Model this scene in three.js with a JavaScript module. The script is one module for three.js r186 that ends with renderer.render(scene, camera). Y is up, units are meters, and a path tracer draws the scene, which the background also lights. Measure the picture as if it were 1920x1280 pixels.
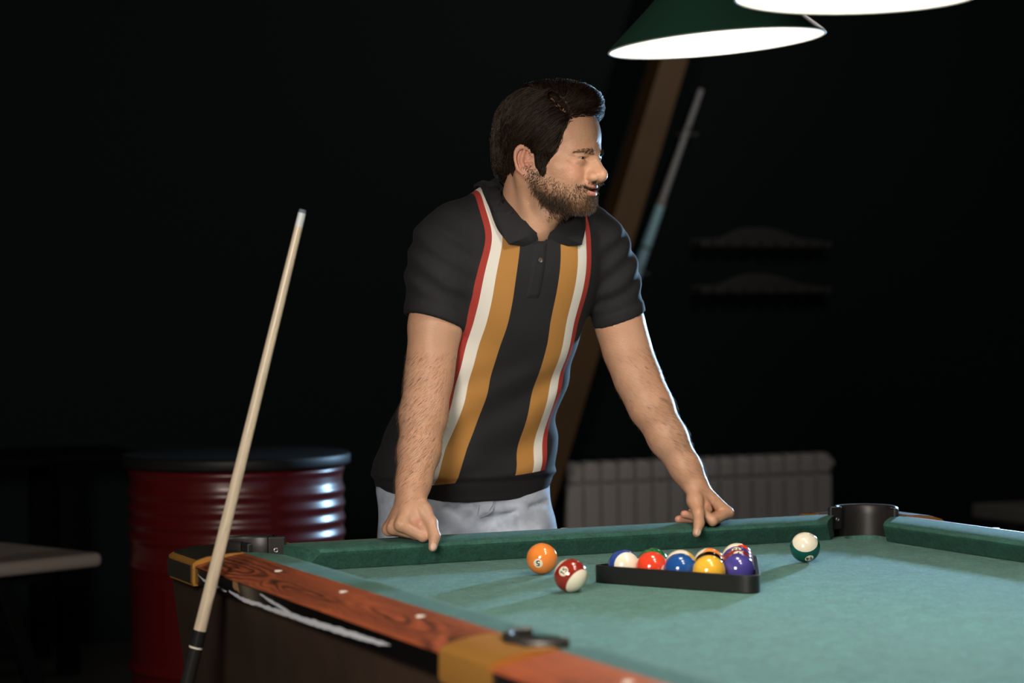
import * as THREE from 'three';
import { mergeGeometries, mergeVertices, toCreasedNormals } from 'three/addons/utils/BufferGeometryUtils.js';
import { RoundedBoxGeometry } from 'three/addons/geometries/RoundedBoxGeometry.js';
import { RectAreaLightUniformsLib } from 'three/addons/lights/RectAreaLightUniformsLib.js';

// ---------------------------------------------------------------- camera, lights, exposure
const scene = new THREE.Scene();
scene.background = new THREE.Color(0, 0, 0);
const YF = 0.765;                                   // height of the table's cloth
const V3 = (x, y, z) => new THREE.Vector3(x, y, z);
const camera = new THREE.PerspectiveCamera(2 * Math.atan(640 / 4069) * 180 / Math.PI, 1.5, 0.1, 40);
{
  const yaw = 24.54 * Math.PI / 180, pit = -0.56 * Math.PI / 180, rol = -0.54 * Math.PI / 180;
  const f = V3(Math.sin(yaw) * Math.cos(pit), Math.sin(pit), -Math.cos(yaw) * Math.cos(pit));
  const rt = V3(Math.cos(yaw), 0, Math.sin(yaw)), up = rt.clone().cross(f);
  const up2 = rt.clone().multiplyScalar(-Math.sin(rol)).addScaledVector(up, Math.cos(rol));
  camera.position.set(-1.261, 0.463 + YF, 3.805);
  camera.up.copy(up2);
  camera.lookAt(camera.position.clone().add(f));
  camera.focus = 4.2;
  camera.userData.fStop = 2.8;
}
RectAreaLightUniformsLib.init();
const renderer = new THREE.WebGLRenderer({ antialias: true });
renderer.toneMapping = THREE.LinearToneMapping;
renderer.toneMappingExposure = 1.0;
renderer.shadowMap.enabled = true;
const LIGHT = {
  pendant: 0.52, pendantColor: [1.0, 0.9, 0.78],      // bulbs of the pendant lamps over the table
  key: 44, keyColor: [1.0, 0.88, 0.76], keySize: [0.7, 0.7], keyPos: [-1.45, 1.65, 2.3], keyAim: [0.55, 1.2, -0.1],
  back: 2.6, backColor: [1.0, 0.93, 0.85], backPos: [3.2, 2.9, -2.2],      // unseen fill lamp added at the back, above the frame
  rim: 42, rimColor: [0.4, 0.69, 1.0], rimSize: 0.08, rimAngle: 0.72, rimPos: [3.46, 1.33, -1.98], rimAim: [0.7, 1.1, 0.0],
};

// ---------------------------------------------------------------- helpers
let seed = 12345;
function rnd() { seed = (seed * 1664525 + 1013904223) >>> 0; return seed / 4294967296; }
function hash3(x, y, z) { let h = (x * 374761393 + y * 668265263 + z * 2147483647) | 0; h = Math.imul(h ^ (h >>> 13), 1274126177); h ^= h >>> 16; return (h >>> 0) / 4294967296; }
function noise3(x, y, z) {
  const xi = Math.floor(x), yi = Math.floor(y), zi = Math.floor(z); let u = x - xi, v = y - yi, w = z - zi;
  u = u * u * (3 - 2 * u); v = v * v * (3 - 2 * v); w = w * w * (3 - 2 * w);
  const L = (a, b, t) => a + (b - a) * t;
  const c = (i, j, k) => hash3(xi + i, yi + j, zi + k);
  return L(L(L(c(0, 0, 0), c(1, 0, 0), u), L(c(0, 1, 0), c(1, 1, 0), u), v), L(L(c(0, 0, 1), c(1, 0, 1), u), L(c(0, 1, 1), c(1, 1, 1), u), v), w);
}
function fbm(x, y, z, o = 4) { let s = 0, a = 0.5, t = 0; for (let i = 0; i < o; i++) { s += a * noise3(x, y, z); t += a; a *= 0.5; x *= 2.03; y *= 2.03; z *= 2.03; } return s / t; }
const clamp = (x, a, b) => x < a ? a : x > b ? b : x;
const lerp = (a, b, t) => a + (b - a) * t;
const sstep = (a, b, x) => { const t = clamp((x - a) / (b - a), 0, 1); return t * t * (3 - 2 * t); };

const used = new Map();
function numbered(name) { const n = used.get(name) || 0; used.set(name, n + 1); return n ? name + '_' + String(n).padStart(3, '0') : name; }
function shade(o) { o.traverse((m) => { if (m.isMesh) { m.castShadow = true; m.receiveShadow = true; } }); return o; }
function part(name, geo, mat, parent, label) { const m = new THREE.Mesh(geo, mat); m.name = name; m.castShadow = m.receiveShadow = true; if (label) m.userData.label = label; parent.add(m); return m; }
function thing(name, label, category, pos = [0, 0, 0], group) {
  const g = new THREE.Group(); g.name = numbered(name); g.position.set(...pos); g.userData = { label, category }; if (group) g.userData.group = group; scene.add(g); return g;
}
function struct(name, geo, mat, label, category) { const m = part(name, geo, mat, scene); m.userData = { kind: 'structure', label, category }; return m; }
function box(w, h, d, x = 0, y = 0, z = 0, r = 0) { const g = r ? new RoundedBoxGeometry(w, h, d, 2, r) : new THREE.BoxGeometry(w, h, d); g.translate(x, y, z); return g; }
function rod(a, b, r0, r1 = r0, seg = 16) {         // cylinder from a to b
  const A = V3(...a), B = V3(...b), d = B.clone().sub(A), g = new THREE.CylinderGeometry(r1, r0, d.length(), seg);
  g.applyQuaternion(new THREE.Quaternion().setFromUnitVectors(V3(0, 1, 0), d.clone().normalize())); const m = A.add(B).multiplyScalar(0.5); g.translate(m.x, m.y, m.z); return g;
}
function std(rgb, rough, o = {}) { const m = new THREE.MeshPhysicalMaterial({ roughness: rough, ...o }); m.color.setRGB(...rgb); return m; }
function merge(list) { return mergeGeometries(list.map((g) => { const k = g.index ? g.toNonIndexed() : g; for (const n of Object.keys(k.attributes)) if (!['position', 'normal', 'uv'].includes(n)) k.deleteAttribute(n); return k; })); }
function dataTex(n, fn, srgb, rep) {                // square DataTexture from fn(u, v) -> [r, g, b] in 0..1
  const a = new Uint8Array(n * n * 4);
  for (let j = 0; j < n; j++) for (let i = 0; i < n; i++) { const c = fn(i / n, j / n); const k = 4 * (j * n + i); a[k] = clamp(c[0], 0, 1) * 255; a[k + 1] = clamp(c[1], 0, 1) * 255; a[k + 2] = clamp(c[2], 0, 1) * 255; a[k + 3] = 255; }
  const t = new THREE.DataTexture(a, n, n); t.magFilter = THREE.LinearFilter; t.minFilter = THREE.LinearMipmapLinearFilter; t.generateMipmaps = true;
  t.wrapS = t.wrapT = THREE.RepeatWrapping; if (srgb) t.colorSpace = THREE.SRGBColorSpace; if (rep) t.repeat.set(rep, rep); t.needsUpdate = true; return t;
}
function canvasTex(w, h, draw, srgb = true) { const c = document.createElement('canvas'); c.width = w; c.height = h; draw(c.getContext('2d'), w, h); const t = new THREE.CanvasTexture(c); if (srgb) t.colorSpace = THREE.SRGBColorSpace; t.magFilter = THREE.LinearFilter; return t; }
function planarUV(geo, fn) { const p = geo.attributes.position, uv = new Float32Array(p.count * 2); for (let i = 0; i < p.count; i++) { const q = fn(p.getX(i), p.getY(i), p.getZ(i)); uv[2 * i] = q[0]; uv[2 * i + 1] = q[1]; } geo.setAttribute('uv', new THREE.BufferAttribute(uv, 2)); return geo; }

// periodic value noise for tiling textures
function tnoise(u, v, n, s) { const x = u * n, y = v * n, xi = Math.floor(x), yi = Math.floor(y); let a = x - xi, b = y - yi; a = a * a * (3 - 2 * a); b = b * b * (3 - 2 * b); const c = (i, j) => hash3(((xi + i) % n + n) % n, ((yi + j) % n + n) % n, s); return lerp(lerp(c(0, 0), c(1, 0), a), lerp(c(0, 1), c(1, 1), a), b); }
function tfbm(u, v, n, s, o = 4) { let t = 0, a = 0.5, w = 0; for (let i = 0; i < o; i++) { t += a * tnoise(u, v, n, s + i); w += a; a *= 0.55; n *= 2; } return t / w; }

// surface extraction (surface nets) of a distance function on a box grid
function surfaceNets(sdf, mn, mx, h) {
  const nx = Math.ceil((mx[0] - mn[0]) / h) + 1, ny = Math.ceil((mx[1] - mn[1]) / h) + 1, nz = Math.ceil((mx[2] - mn[2]) / h) + 1;
  const F = new Float32Array(nx * ny * nz), B = 5, hd = B * h * 0.866 * 1.9;
  for (let bz = 0; bz < nz; bz += B) for (let by = 0; by < ny; by += B) for (let bx = 0; bx < nx; bx += B) {
    const c = sdf(mn[0] + (bx + (B - 1) / 2) * h, mn[1] + (by + (B - 1) / 2) * h, mn[2] + (bz + (B - 1) / 2) * h), far = Math.abs(c) > hd + 0.004;
    for (let k = bz; k < Math.min(nz, bz + B); k++) for (let j = by; j < Math.min(ny, by + B); j++) for (let i = bx; i < Math.min(nx, bx + B); i++)
      F[(k * ny + j) * nx + i] = far ? c : sdf(mn[0] + i * h, mn[1] + j * h, mn[2] + k * h);
  }
  const id = new Int32Array(nx * ny * nz).fill(-1), pos = [], idx = [], sx = 1, sy = nx, sz = nx * ny;
  const co = [0, sx, sy, sx + sy, sz, sx + sz, sy + sz, sx + sy + sz];
  const ed = [[0, 1], [2, 3], [4, 5], [6, 7], [0, 2], [1, 3], [4, 6], [5, 7], [0, 4], [1, 5], [2, 6], [3, 7]];
  for (let k = 0; k < nz - 1; k++) for (let j = 0; j < ny - 1; j++) for (let i = 0; i < nx - 1; i++) {
    const o = (k * ny + j) * nx + i; let m = 0; for (let c = 0; c < 8; c++) if (F[o + co[c]] < 0) m |= 1 << c;
    if (m === 0 || m === 255) continue;
    let x = 0, y = 0, z = 0, n = 0;
    for (const [a, b] of ed) { if (((m >> a) & 1) === ((m >> b) & 1)) continue; const fa = F[o + co[a]], fb = F[o + co[b]], t = fa / (fa - fb); x += lerp(a & 1, b & 1, t); y += lerp((a >> 1) & 1, (b >> 1) & 1, t); z += lerp((a >> 2) & 1, (b >> 2) & 1, t); n++; }
    id[o] = pos.length / 3; pos.push(mn[0] + (i + x / n) * h, mn[1] + (j + y / n) * h, mn[2] + (k + z / n) * h);
  }
  const quad = (a, b, c, d, flip) => { if (a < 0 || b < 0 || c < 0 || d < 0) return; if (flip) idx.push(a, c, b, a, d, c); else idx.push(a, b, c, a, c, d); };
  for (let k = 1; k < nz - 1; k++) for (let j = 1; j < ny - 1; j++) for (let i = 1; i < nx - 1; i++) {
    const o = (k * ny + j) * nx + i, f = F[o] < 0;
    if (f !== F[o + sx] < 0) quad(id[o - sy - sz], id[o - sz], id[o], id[o - sy], !f);
    if (f !== F[o + sy] < 0) quad(id[o - sx - sz], id[o - sx], id[o], id[o - sz], !f);
    if (f !== F[o + sz] < 0) quad(id[o - sx - sy], id[o - sy], id[o], id[o - sx], !f);
  }
  const g = new THREE.BufferGeometry(); g.setAttribute('position', new THREE.BufferAttribute(new Float32Array(pos), 3)); g.setIndex(idx); g.computeVertexNormals(); return g;
}
const smin = (a, b, k) => { const h = Math.max(k - Math.abs(a - b), 0) / k; return Math.min(a, b) - h * h * k * 0.25; };
const smax = (a, b, k) => -smin(-a, -b, k);
function ell(x, y, z, cx, cy, cz, rx, ry, rz) { x -= cx; y -= cy; z -= cz; const a = x / rx, b = y / ry, c = z / rz, k0 = Math.sqrt(a * a + b * b + c * c), a2 = a / rx, b2 = b / ry, c2 = c / rz, k1 = Math.sqrt(a2 * a2 + b2 * b2 + c2 * c2); return k1 < 1e-9 ? -Math.min(rx, ry, rz) : k0 * (k0 - 1) / k1; }
function cone(x, y, z, a, b, r0, r1) { const dx = b[0] - a[0], dy = b[1] - a[1], dz = b[2] - a[2], px = x - a[0], py = y - a[1], pz = z - a[2]; const t = clamp((px * dx + py * dy + pz * dz) / (dx * dx + dy * dy + dz * dz), 0, 1); const ex = px - t * dx, ey = py - t * dy, ez = pz - t * dz; return Math.sqrt(ex * ex + ey * ey + ez * ez) - (r0 + (r1 - r0) * t); }
const sph = (x, y, z, cx, cy, cz, r) => Math.sqrt((x - cx) ** 2 + (y - cy) ** 2 + (z - cz) ** 2) - r;
function table(tab) {                               // Catmull-Rom through rows [y, v1, v2, ...] sorted by y
  return (y) => {
    const n = tab.length; if (y <= tab[0][0]) return tab[0].slice(1); if (y >= tab[n - 1][0]) return tab[n - 1].slice(1);
    let i = 0; while (y > tab[i + 1][0]) i++;
    const a = tab[Math.max(0, i - 1)], b = tab[i], c = tab[i + 1], d = tab[Math.min(n - 1, i + 2)], t = (y - b[0]) / (c[0] - b[0]), out = [];
    for (let q = 1; q < b.length; q++) { const m0 = (c[q] - a[q]) / (c[0] - a[0]) * (c[0] - b[0]), m1 = (d[q] - b[q]) / (d[0] - b[0]) * (c[0] - b[0]), t2 = t * t, t3 = t2 * t; out.push((2 * t3 - 3 * t2 + 1) * b[q] + (t3 - 2 * t2 + t) * m0 + (-2 * t3 + 3 * t2) * c[q] + (t3 - t2) * m1); }
    return out;
  };
}
// many thin tapered hairs in one geometry: each strand { p: [[x,y,z]...], r, c:[r,g,b] }
function strandGeo(list) {
  let nv = 0, nt = 0; for (const s of list) { nv += s.p.length * 3; nt += (s.p.length - 1) * 6; }
  const P = new Float32Array(nv * 3), N = new Float32Array(nv * 3), C = new Float32Array(nv * 3), I = new Uint32Array(nt * 3); let v = 0, t = 0;
  for (const s of list) {
    const n = s.p.length, base = v;
    for (let i = 0; i < n; i++) {
      const a = s.p[Math.max(0, i - 1)], b = s.p[Math.min(n - 1, i + 1)]; let dx = b[0] - a[0], dy = b[1] - a[1], dz = b[2] - a[2]; const l = Math.hypot(dx, dy, dz) || 1; dx /= l; dy /= l; dz /= l;
      let ux = dy * 0.3 - dz, uy = dz * 0.2 - dx * 0.3, uz = dx - dy * 0.2; const ul = Math.hypot(ux, uy, uz) || 1; ux /= ul; uy /= ul; uz /= ul;
      const wx = dy * uz - dz * uy, wy = dz * ux - dx * uz, wz = dx * uy - dy * ux, r = s.r * (i === n - 1 ? 0.25 : i === 0 ? 0.8 : 1);
      for (let k = 0; k < 3; k++) { const an = k * 2.0944, c = Math.cos(an), q = Math.sin(an), X = ux * c + wx * q, Y = uy * c + wy * q, Z = uz * c + wz * q; P[v * 3] = s.p[i][0] + X * r; P[v * 3 + 1] = s.p[i][1] + Y * r; P[v * 3 + 2] = s.p[i][2] + Z * r; N[v * 3] = X; N[v * 3 + 1] = Y; N[v * 3 + 2] = Z; C[v * 3] = s.c[0]; C[v * 3 + 1] = s.c[1]; C[v * 3 + 2] = s.c[2]; v++; }
    }
    for (let i = 0; i < n - 1; i++) for (let k = 0; k < 3; k++) { const a = base + i * 3 + k, b = base + i * 3 + (k + 1) % 3, c = a + 3, d = b + 3; I[t++] = a; I[t++] = b; I[t++] = d; I[t++] = a; I[t++] = d; I[t++] = c; }
  }
  const g = new THREE.BufferGeometry(); g.setAttribute('position', new THREE.BufferAttribute(P, 3)); g.setAttribute('normal', new THREE.BufferAttribute(N, 3)); g.setAttribute('color', new THREE.BufferAttribute(C, 3)); g.setIndex(new THREE.BufferAttribute(I, 1)); return g;
}

// ---------------------------------------------------------------- the room
const plasterBump = dataTex(256, (u, v) => { const k = tfbm(u, v, 8, 3, 5); return [k, k, k]; });
function wallMat(rgb, rough, rep) { const b = plasterBump.clone(); b.repeat.set(rep, rep); b.needsUpdate = true; return std(rgb, rough, { bumpMap: b, bumpScale: 0.002, specularIntensity: 0.25 }); }
const wallPaint = wallMat([0.0046, 0.0092, 0.01], 0.75, 5);
struct('wall_back', box(11.4, 3.4, 0.15, 1.3, 1.7, -4.525), wallPaint, 'black-green painted wall behind the man', 'wall');
struct('wall_left', box(0.15, 3.4, 11.4, -4.475, 1.7, 1.1), wallPaint, 'black-green painted side wall left of the table', 'wall');
struct('wall_right', box(0.15, 3.4, 11.4, 7.075, 1.7, 1.1), wallPaint, 'black-green painted side wall right of the table', 'wall');
struct('wall_front', box(11.4, 3.4, 0.15, 1.3, 1.7, 6.725), wallPaint, 'black-green painted wall opposite the man', 'wall');
struct('ceiling', box(11.6, 0.15, 11.5, 1.3, 3.475, 1.1), wallMat([0.012, 0.014, 0.014], 0.85, 4), 'black ceiling of the billiard room', 'ceiling');
const floorTex = dataTex(256, (u, v) => { const k = 0.13 + 0.05 * tfbm(u, v, 6, 31, 4); return [k, k * 0.96, k * 0.92]; }, true); floorTex.repeat.set(3, 3);
struct('floor', box(11.6, 0.12, 11.5, 1.3, -0.06, 1.1), std([1, 1, 1], 0.7, { map: floorTex }), 'dark floor of the billiard room', 'floor');

// diagonal timber brace in front of the back wall
{
  const g = thing('timber_brace', 'brown slanted timber beam rising behind the man to the ceiling', 'beam', [2.237, 0, -4.06]);
  const woodB = dataTex(256, (u, v) => { const k = tfbm(u, v * 0.3, 16, 8, 4); return [0.29 + 0.1 * k, 0.21 + 0.075 * k, 0.115 + 0.05 * k]; }, true); woodB.repeat.set(2, 6);
  const m = std([1, 1, 1], 0.65, { map: woodB });
  const ang = Math.atan2(0.815, 2.33), geo = new RoundedBoxGeometry(0.12, 3.62, 0.12, 2, 0.008);
  const b = part('beam', geo, m, g); b.rotation.z = -ang; b.position.set(0.6, 1.68, 0);
  const hb = new THREE.CylinderGeometry(0.014, 0.016, 0.01, 6); hb.rotateX(Math.PI / 2);
  const steel = std([0.2, 0.2, 0.2], 0.4, { metalness: 1 });
  for (const y of [0.25, 2.9]) { const k = part('bolt', hb, steel, g); k.position.set(0.6 + (y - 1.68) * Math.tan(ang), y, 0.064); }
}
// cue hanging on the back wall beside the brace
{
  const a = [3.385, 2.215, -4.38], b = [3.035, 1.36, -4.38], L = (t) => a.map((v, i) => v + (b[i] - v) * t);
  const g = thing('wall_cue', 'thin grey cue with pale blue grip hung slanting on the back wall', 'cue', [0, 0, 0]);
  part('shaft', rod(L(0), L(0.57), 0.011, 0.016), std([0.34, 0.34, 0.35], 0.5), g);
  part('collar', rod(L(0.565), L(0.59), 0.02, 0.021), std([0.3, 0.24, 0.22], 0.4), g, 'brownish joint ring');
  part('grip', rod(L(0.59), L(0.8), 0.02, 0.023), std([0.36, 0.64, 0.76], 0.5), g, 'pale blue grip');
  part('grip_ring', rod(L(0.795), L(0.81), 0.0245), std([0.1, 0.16, 0.2], 0.4), g);
  part('butt', rod(L(0.81), L(1), 0.023, 0.024), std([0.34, 0.58, 0.74], 0.5), g);
  const hk = std([0.05, 0.05, 0.05], 0.5);
  for (const t of [0.2, 0.9]) { const p = L(t); part('hook', merge([rod([p[0], p[1], -4.45], [p[0], p[1], -4.355], 0.006), rod([p[0] - 0.04, p[1] - 0.024, -4.4], [p[0] + 0.04, p[1] - 0.024, -4.355], 0.006)]), hk, g); }
}
// two black wall racks with an arched back
function wallRack(y, label) {
  const g = thing('wall_rack', label, 'shelf', [3.36, y, -4.45], 'black racks on the back wall');
  const m = std([0.03, 0.03, 0.03], 0.5);
  const s = new THREE.Shape(); s.moveTo(0, 0); s.lineTo(0.66, 0); s.lineTo(0.66, 0.03); s.lineTo(0.6, 0.034); s.bezierCurveTo(0.5, 0.036, 0.46, 0.085, 0.33, 0.085); s.bezierCurveTo(0.2, 0.085, 0.18, 0.036, 0.1, 0.034); s.lineTo(0, 0.03); s.closePath();
  const e = new THREE.ExtrudeGeometry(s, { depth: 0.022, bevelEnabled: true, bevelSize: 0.004, bevelThickness: 0.004, bevelSegments: 2, curveSegments: 20 }); e.translate(0, 0, 0.005);
  part('back_board', e, m, g);
  const shp = new THREE.Shape(); shp.moveTo(0, 0); shp.lineTo(0.66, 0); shp.lineTo(0.66, 0.07);
  for (let i = 7; i >= 0; i--) { const x = 0.05 + i * 0.08; shp.lineTo(x + 0.014, 0.07); shp.absarc(x, 0.055, 0.014, 0, Math.PI, true); shp.lineTo(x - 0.014, 0.07); }
  shp.lineTo(0, 0.07); shp.closePath();
  const sh = new THREE.ExtrudeGeometry(shp, { depth: 0.024, bevelEnabled: true, bevelSize: 0.002, bevelThickness: 0.002, bevelSegments: 1 }); sh.rotateX(Math.PI / 2); sh.translate(0, 0.026, 0.03);
  part('shelf', sh, m, g);
}
wallRack(1.537, 'upper black wall rack with arched back, above the other rack');
wallRack(1.335, 'lower black wall rack with arched back, nearer to the radiator');

// radiator
{
  const g = thing('radiator', 'grey sectional radiator under the wall racks', 'radiator', [2.662, 0, -4.3]);
  const m = std([0.5, 0.475, 0.47], 0.5), sec = [];
  sec.push(box(0.074, 0.075, 0.09, 0, 0.585, 0, 0.012), box(0.074, 0.39, 0.022, 0, 0.345, 0.034, 0.008), box(0.03, 0.5, 0.05, 0, 0.34, -0.01, 0.008), box(0.074, 0.06, 0.09, 0, 0.1, 0, 0.012), box(0.05, 0.012, 0.07, 0, 0.628, -0.004, 0.004), box(0.022, 0.06, 0.05, 0.026, 0.545, 0.006, 0.004), box(0.022, 0.06, 0.05, -0.026, 0.545, 0.006, 0.004));
  const sg = merge(sec);
  for (let i = 0; i < 16; i++) { const s = part('section', sg, m, g); s.position.x = 0.04 + i * 0.081; }
  part('pipe', merge([rod([0, 0.585, 0], [1.32, 0.585, 0], 0.018), rod([0, 0.1, 0], [1.36, 0.1, 0], 0.018), rod([1.36, 0.1, 0], [1.36, 0, 0], 0.012)]), m, g);
  for (const x of [0.245, 1.05]) part('bracket', box(0.03, 0.06, 0.08, x, 0.5, -0.085), m, g);
}
// red drum with a black top
{
  const g = thing('oil_drum', 'glossy red steel drum with a black round top', 'drum', [0.519, 0, -1.918]);
  const pr = [[0, 0.004], [0.27, 0.004], [0.286, 0], [0.294, 0.006], [0.294, 0.018], [0.289, 0.028]], bump = (y, c, w, h) => h * Math.exp(-(((y - c) / w) ** 2));
  for (let i = 0; i <= 200; i++) { const y = 0.03 + i * 0.0039; let r = 0.289; r += bump(y, 0.3, 0.012, 0.012) + bump(y, 0.575, 0.012, 0.004); for (const c of [0.772, 0.732, 0.692, 0.652]) r += bump(y, c, 0.0125, 0.006); for (const c of [0.2, 0.165, 0.13, 0.095]) r += bump(y, c, 0.009, 0.0045); pr.push([r, y]); }
  pr.push([0.289, 0.815], [0.294, 0.825], [0.294, 0.836], [0.28, 0.838], [0, 0.838]);
  const lg = new THREE.LatheGeometry(pr.map((p) => new THREE.Vector2(p[0], p[1])), 96);
  { const p = lg.attributes.position; for (let i = 0; i < p.count; i++) { const y = p.getY(i), a = Math.atan2(p.getX(i), p.getZ(i)); const d = 0.006 * Math.exp(-(((y - 0.785) / 0.035) ** 2)) * (fbm(a * 3 + 5, y * 14, 1) - 0.5) + 0.003 * (fbm(a * 4, y * 5, 7) - 0.5) * sstep(0.03, 0.1, y) * sstep(0.83, 0.78, y); const r = Math.hypot(p.getX(i), p.getZ(i)); if (r > 0.27) { p.setX(i, p.getX(i) * (1 + d / r)); p.setZ(i, p.getZ(i) * (1 + d / r)); } } lg.computeVertexNormals(); }
  part('barrel_body', lg, std([0.085, 0.0045, 0.005], 0.33, { clearcoat: 0.25, clearcoatRoughness: 0.3 }), g);
  const lp = [[0, 0.838], [0.29, 0.838], [0.305, 0.84], [0.311, 0.846], [0.311, 0.866], [0.306, 0.873], [0, 0.874]];
  part('table_top', new THREE.LatheGeometry(lp.map((p) => new THREE.Vector2(p[0], p[1])), 96), std([0.01, 0.011, 0.0115], 0.5, { specularIntensity: 0.5 }), g, 'black round top');
}
// low table at the left edge, turned out of the room's axes
{
  const g = thing('low_table', 'low table with pale greyish top and slanted black leg at the left edge', 'table', [0.192, 0, -2.094]);
  const top = part('table_top', (() => { const b = new RoundedBoxGeometry(1.2, 0.04, 0.49, 4, 0.018); b.translate(-0.6, 0, -0.245); return b; })(), std([0.26, 0.225, 0.205], 0.6), g);
  top.position.y = 0.58; const yaw = Math.atan2(0.395, 0.919); top.rotation.y = yaw;
  const m = std([0.003, 0.003, 0.003], 0.7, { specularIntensity: 0.2 }), R = (x, y, z) => { const v = V3(x, y, z).applyAxisAngle(V3(0, 1, 0), yaw); return [v.x, v.y, v.z]; };
  for (const [x, s] of [[-0.2, 1], [-1.0, -1]]) for (const z of [-0.07, -0.42]) part('leg', (() => { const b = box(0.045, 0.6, 0.045, 0, 0, 0, 0.006); b.rotateZ(s * 0.36); b.rotateY(yaw); const p = R(x, 0.288, z); b.translate(...p); return b; })(), m, g);
  part('rail', (() => { const b = box(0.9, 0.03, 0.36, -0.6, 0.548, -0.245); b.rotateY(yaw); return b; })(), m, g);
}
// black table further back, left of the drum
{
  const g = thing('black_table', 'black table in the dark behind the low table and left of the drum', 'table', [0.1, 0, -3.98]);
  const m = std([0.0016, 0.0016, 0.0016], 0.8, { specularIntensity: 0.15 });
  part('table_top', box(1.3, 0.035, 0.6, 0, 0.757, 0, 0.006), m, g);
  for (const x of [-0.55, 0.37]) for (const z of [-0.22, 0.22]) part('leg', box(0.07, 0.74, 0.06, x, 0.37, z, 0.004), m, g);
}
// bench at the right edge
{
  const g = thing('bench', 'dark grey bench at the right edge beyond the table', 'bench', [4.21, 0, -3.6]);
  part('seat', box(0.42, 0.06, 1.6, 0.21, 0.42, 0.8, 0.01), std([0.09, 0.085, 0.08], 0.75), g);
  for (const z of [0.2, 1.4]) part('leg', box(0.34, 0.39, 0.06, 0.21, 0.195, z, 0.006), std([0.01, 0.01, 0.01], 0.7), g);
}

// ---------------------------------------------------------------- lamps
function pendant(x, y, z, tilt, label) {
  const g = thing('pendant_lamp', label, 'lamp', [x, y, z], 'pendant lamps over the pool table'); g.rotation.set(tilt[0], 0, tilt[1]);
  const R = 0.19, H = 0.168, outer = [], inner = [];
  const prof = [[R, 0], [R - 0.002, 0.004], [0.12, 0.066], [0.05, 0.134], [0.034, 0.152], [0.03, H]];
  for (const p of prof) outer.push(new THREE.Vector2(p[0], p[1]));
  const lip = [[R, 0], [R - 0.0028, -0.0015], [R - 0.004, 0.001], [0.118, 0.0625], [0.048, 0.13], [0.03, 0.148], [0.005, 0.15]];
  for (const p of lip) inner.push(new THREE.Vector2(p[0], p[1]));
  part('shade', new THREE.LatheGeometry(outer, 96), std([0.006, 0.03, 0.019], 0.5, { side: THREE.DoubleSide }), g, 'dark green cone shade');
  part('reflector', new THREE.LatheGeometry(inner, 96), std([0.82, 0.82, 0.8], 0.6, { side: THREE.DoubleSide }), g, 'white inner face of the shade');
  part('cap', new THREE.LatheGeometry([[0.03, H - 0.004], [0.033, H], [0.028, H + 0.03], [0.012, H + 0.045], [0.004, H + 0.05]].map((p) => new THREE.Vector2(...p)), 32), std([0.01, 0.03, 0.02], 0.3, { side: THREE.DoubleSide }), g);
  part('socket', new THREE.CylinderGeometry(0.016, 0.016, 0.03, 20).translate(0, 0.135, 0), std([0.5, 0.5, 0.48], 0.5), g);
  const bm = std([1, 1, 1], 0.6, { emissive: new THREE.Color().setRGB(...LIGHT.pendantColor), emissiveIntensity: 3 });
  const bulb = part('bulb', new THREE.SphereGeometry(0.03, 24, 16).translate(0, 0.092, 0), bm, g, 'glowing bulb'); bulb.castShadow = false;
  const l = new THREE.PointLight(new THREE.Color().setRGB(...LIGHT.pendantColor), LIGHT.pendant, 0, 2); l.position.set(0, 0.092, 0); l.castShadow = true; l.shadow.radius = 1.4; l.shadow.mapSize.set(1024, 1024); g.add(l);
  const top = 3.4 - y; part('cord', rod([0, H + 0.045, 0], [-Math.sin(-tilt[1]) * 0 + 0, top - 0.002, 0], 0.0035, 0.0035, 8), std([0.01, 0.01, 0.01], 0.6), g).rotation.set(-tilt[0], 0, -tilt[1]);
}
pendant(0.635, 1.705, 0.52, [-0.028, 0.072], 'green cone lamp hanging nearest to the man, its white inside fully in view');
pendant(0.635, 1.725, 0.955, [0, 0], 'green cone lamp cut by the top edge, only its white rim in view');
pendant(0.635, 1.725, 1.39, [0, 0], 'green cone lamp hanging above the frame over the near half of the table');

// photographic lamps outside the frame: a warm soft panel near the camera, a small cool one behind on the right
function panelLamp(name, label, pos, aim, w, h, rgb, nits, glow) {
  const g = thing(name, label, 'lamp', [pos[0], 0, pos[2]]);
  const head = new THREE.Group(); head.name = 'lamp_head'; head.position.set(0, pos[1], 0); g.add(head);
  const d = V3(aim[0] - pos[0], aim[1] - pos[1], aim[2] - pos[2]).normalize(); head.quaternion.setFromUnitVectors(V3(0, 0, -1), d);
  const blk = std([0.02, 0.02, 0.02], 0.6);
  part('housing', merge([box(w + 0.04, h + 0.04, 0.02, 0, 0, 0.06), box(0.02, h + 0.04, 0.07, -w / 2 - 0.01, 0, 0.035), box(0.02, h + 0.04, 0.07, w / 2 + 0.01, 0, 0.035), box(w + 0.04, 0.02, 0.07, 0, h / 2 + 0.01, 0.035), box(w + 0.04, 0.02, 0.07, 0, -h / 2 - 0.01, 0.035)]), blk, head);
  part('diffuser', box(w, h, 0.004, 0, 0, 0.03), std([0.8, 0.8, 0.8], 0.8, { emissive: new THREE.Color().setRGB(...rgb), emissiveIntensity: glow }), head);
  const l = new THREE.RectAreaLight(new THREE.Color().setRGB(...rgb), nits, w, h); l.position.set(0, 0, 0.02); head.add(l);
  part('pole', rod([0, 0.5, 0.09], [0, pos[1], 0.09], 0.012), blk, g);
  for (let k = 0; k < 3; k++) { const a = k * 2.0944 + 0.4; part('leg', rod([0, 0.55, 0.09], [Math.cos(a) * 0.42, 0.01, 0.09 + Math.sin(a) * 0.42], 0.01), blk, g); }
}
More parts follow.
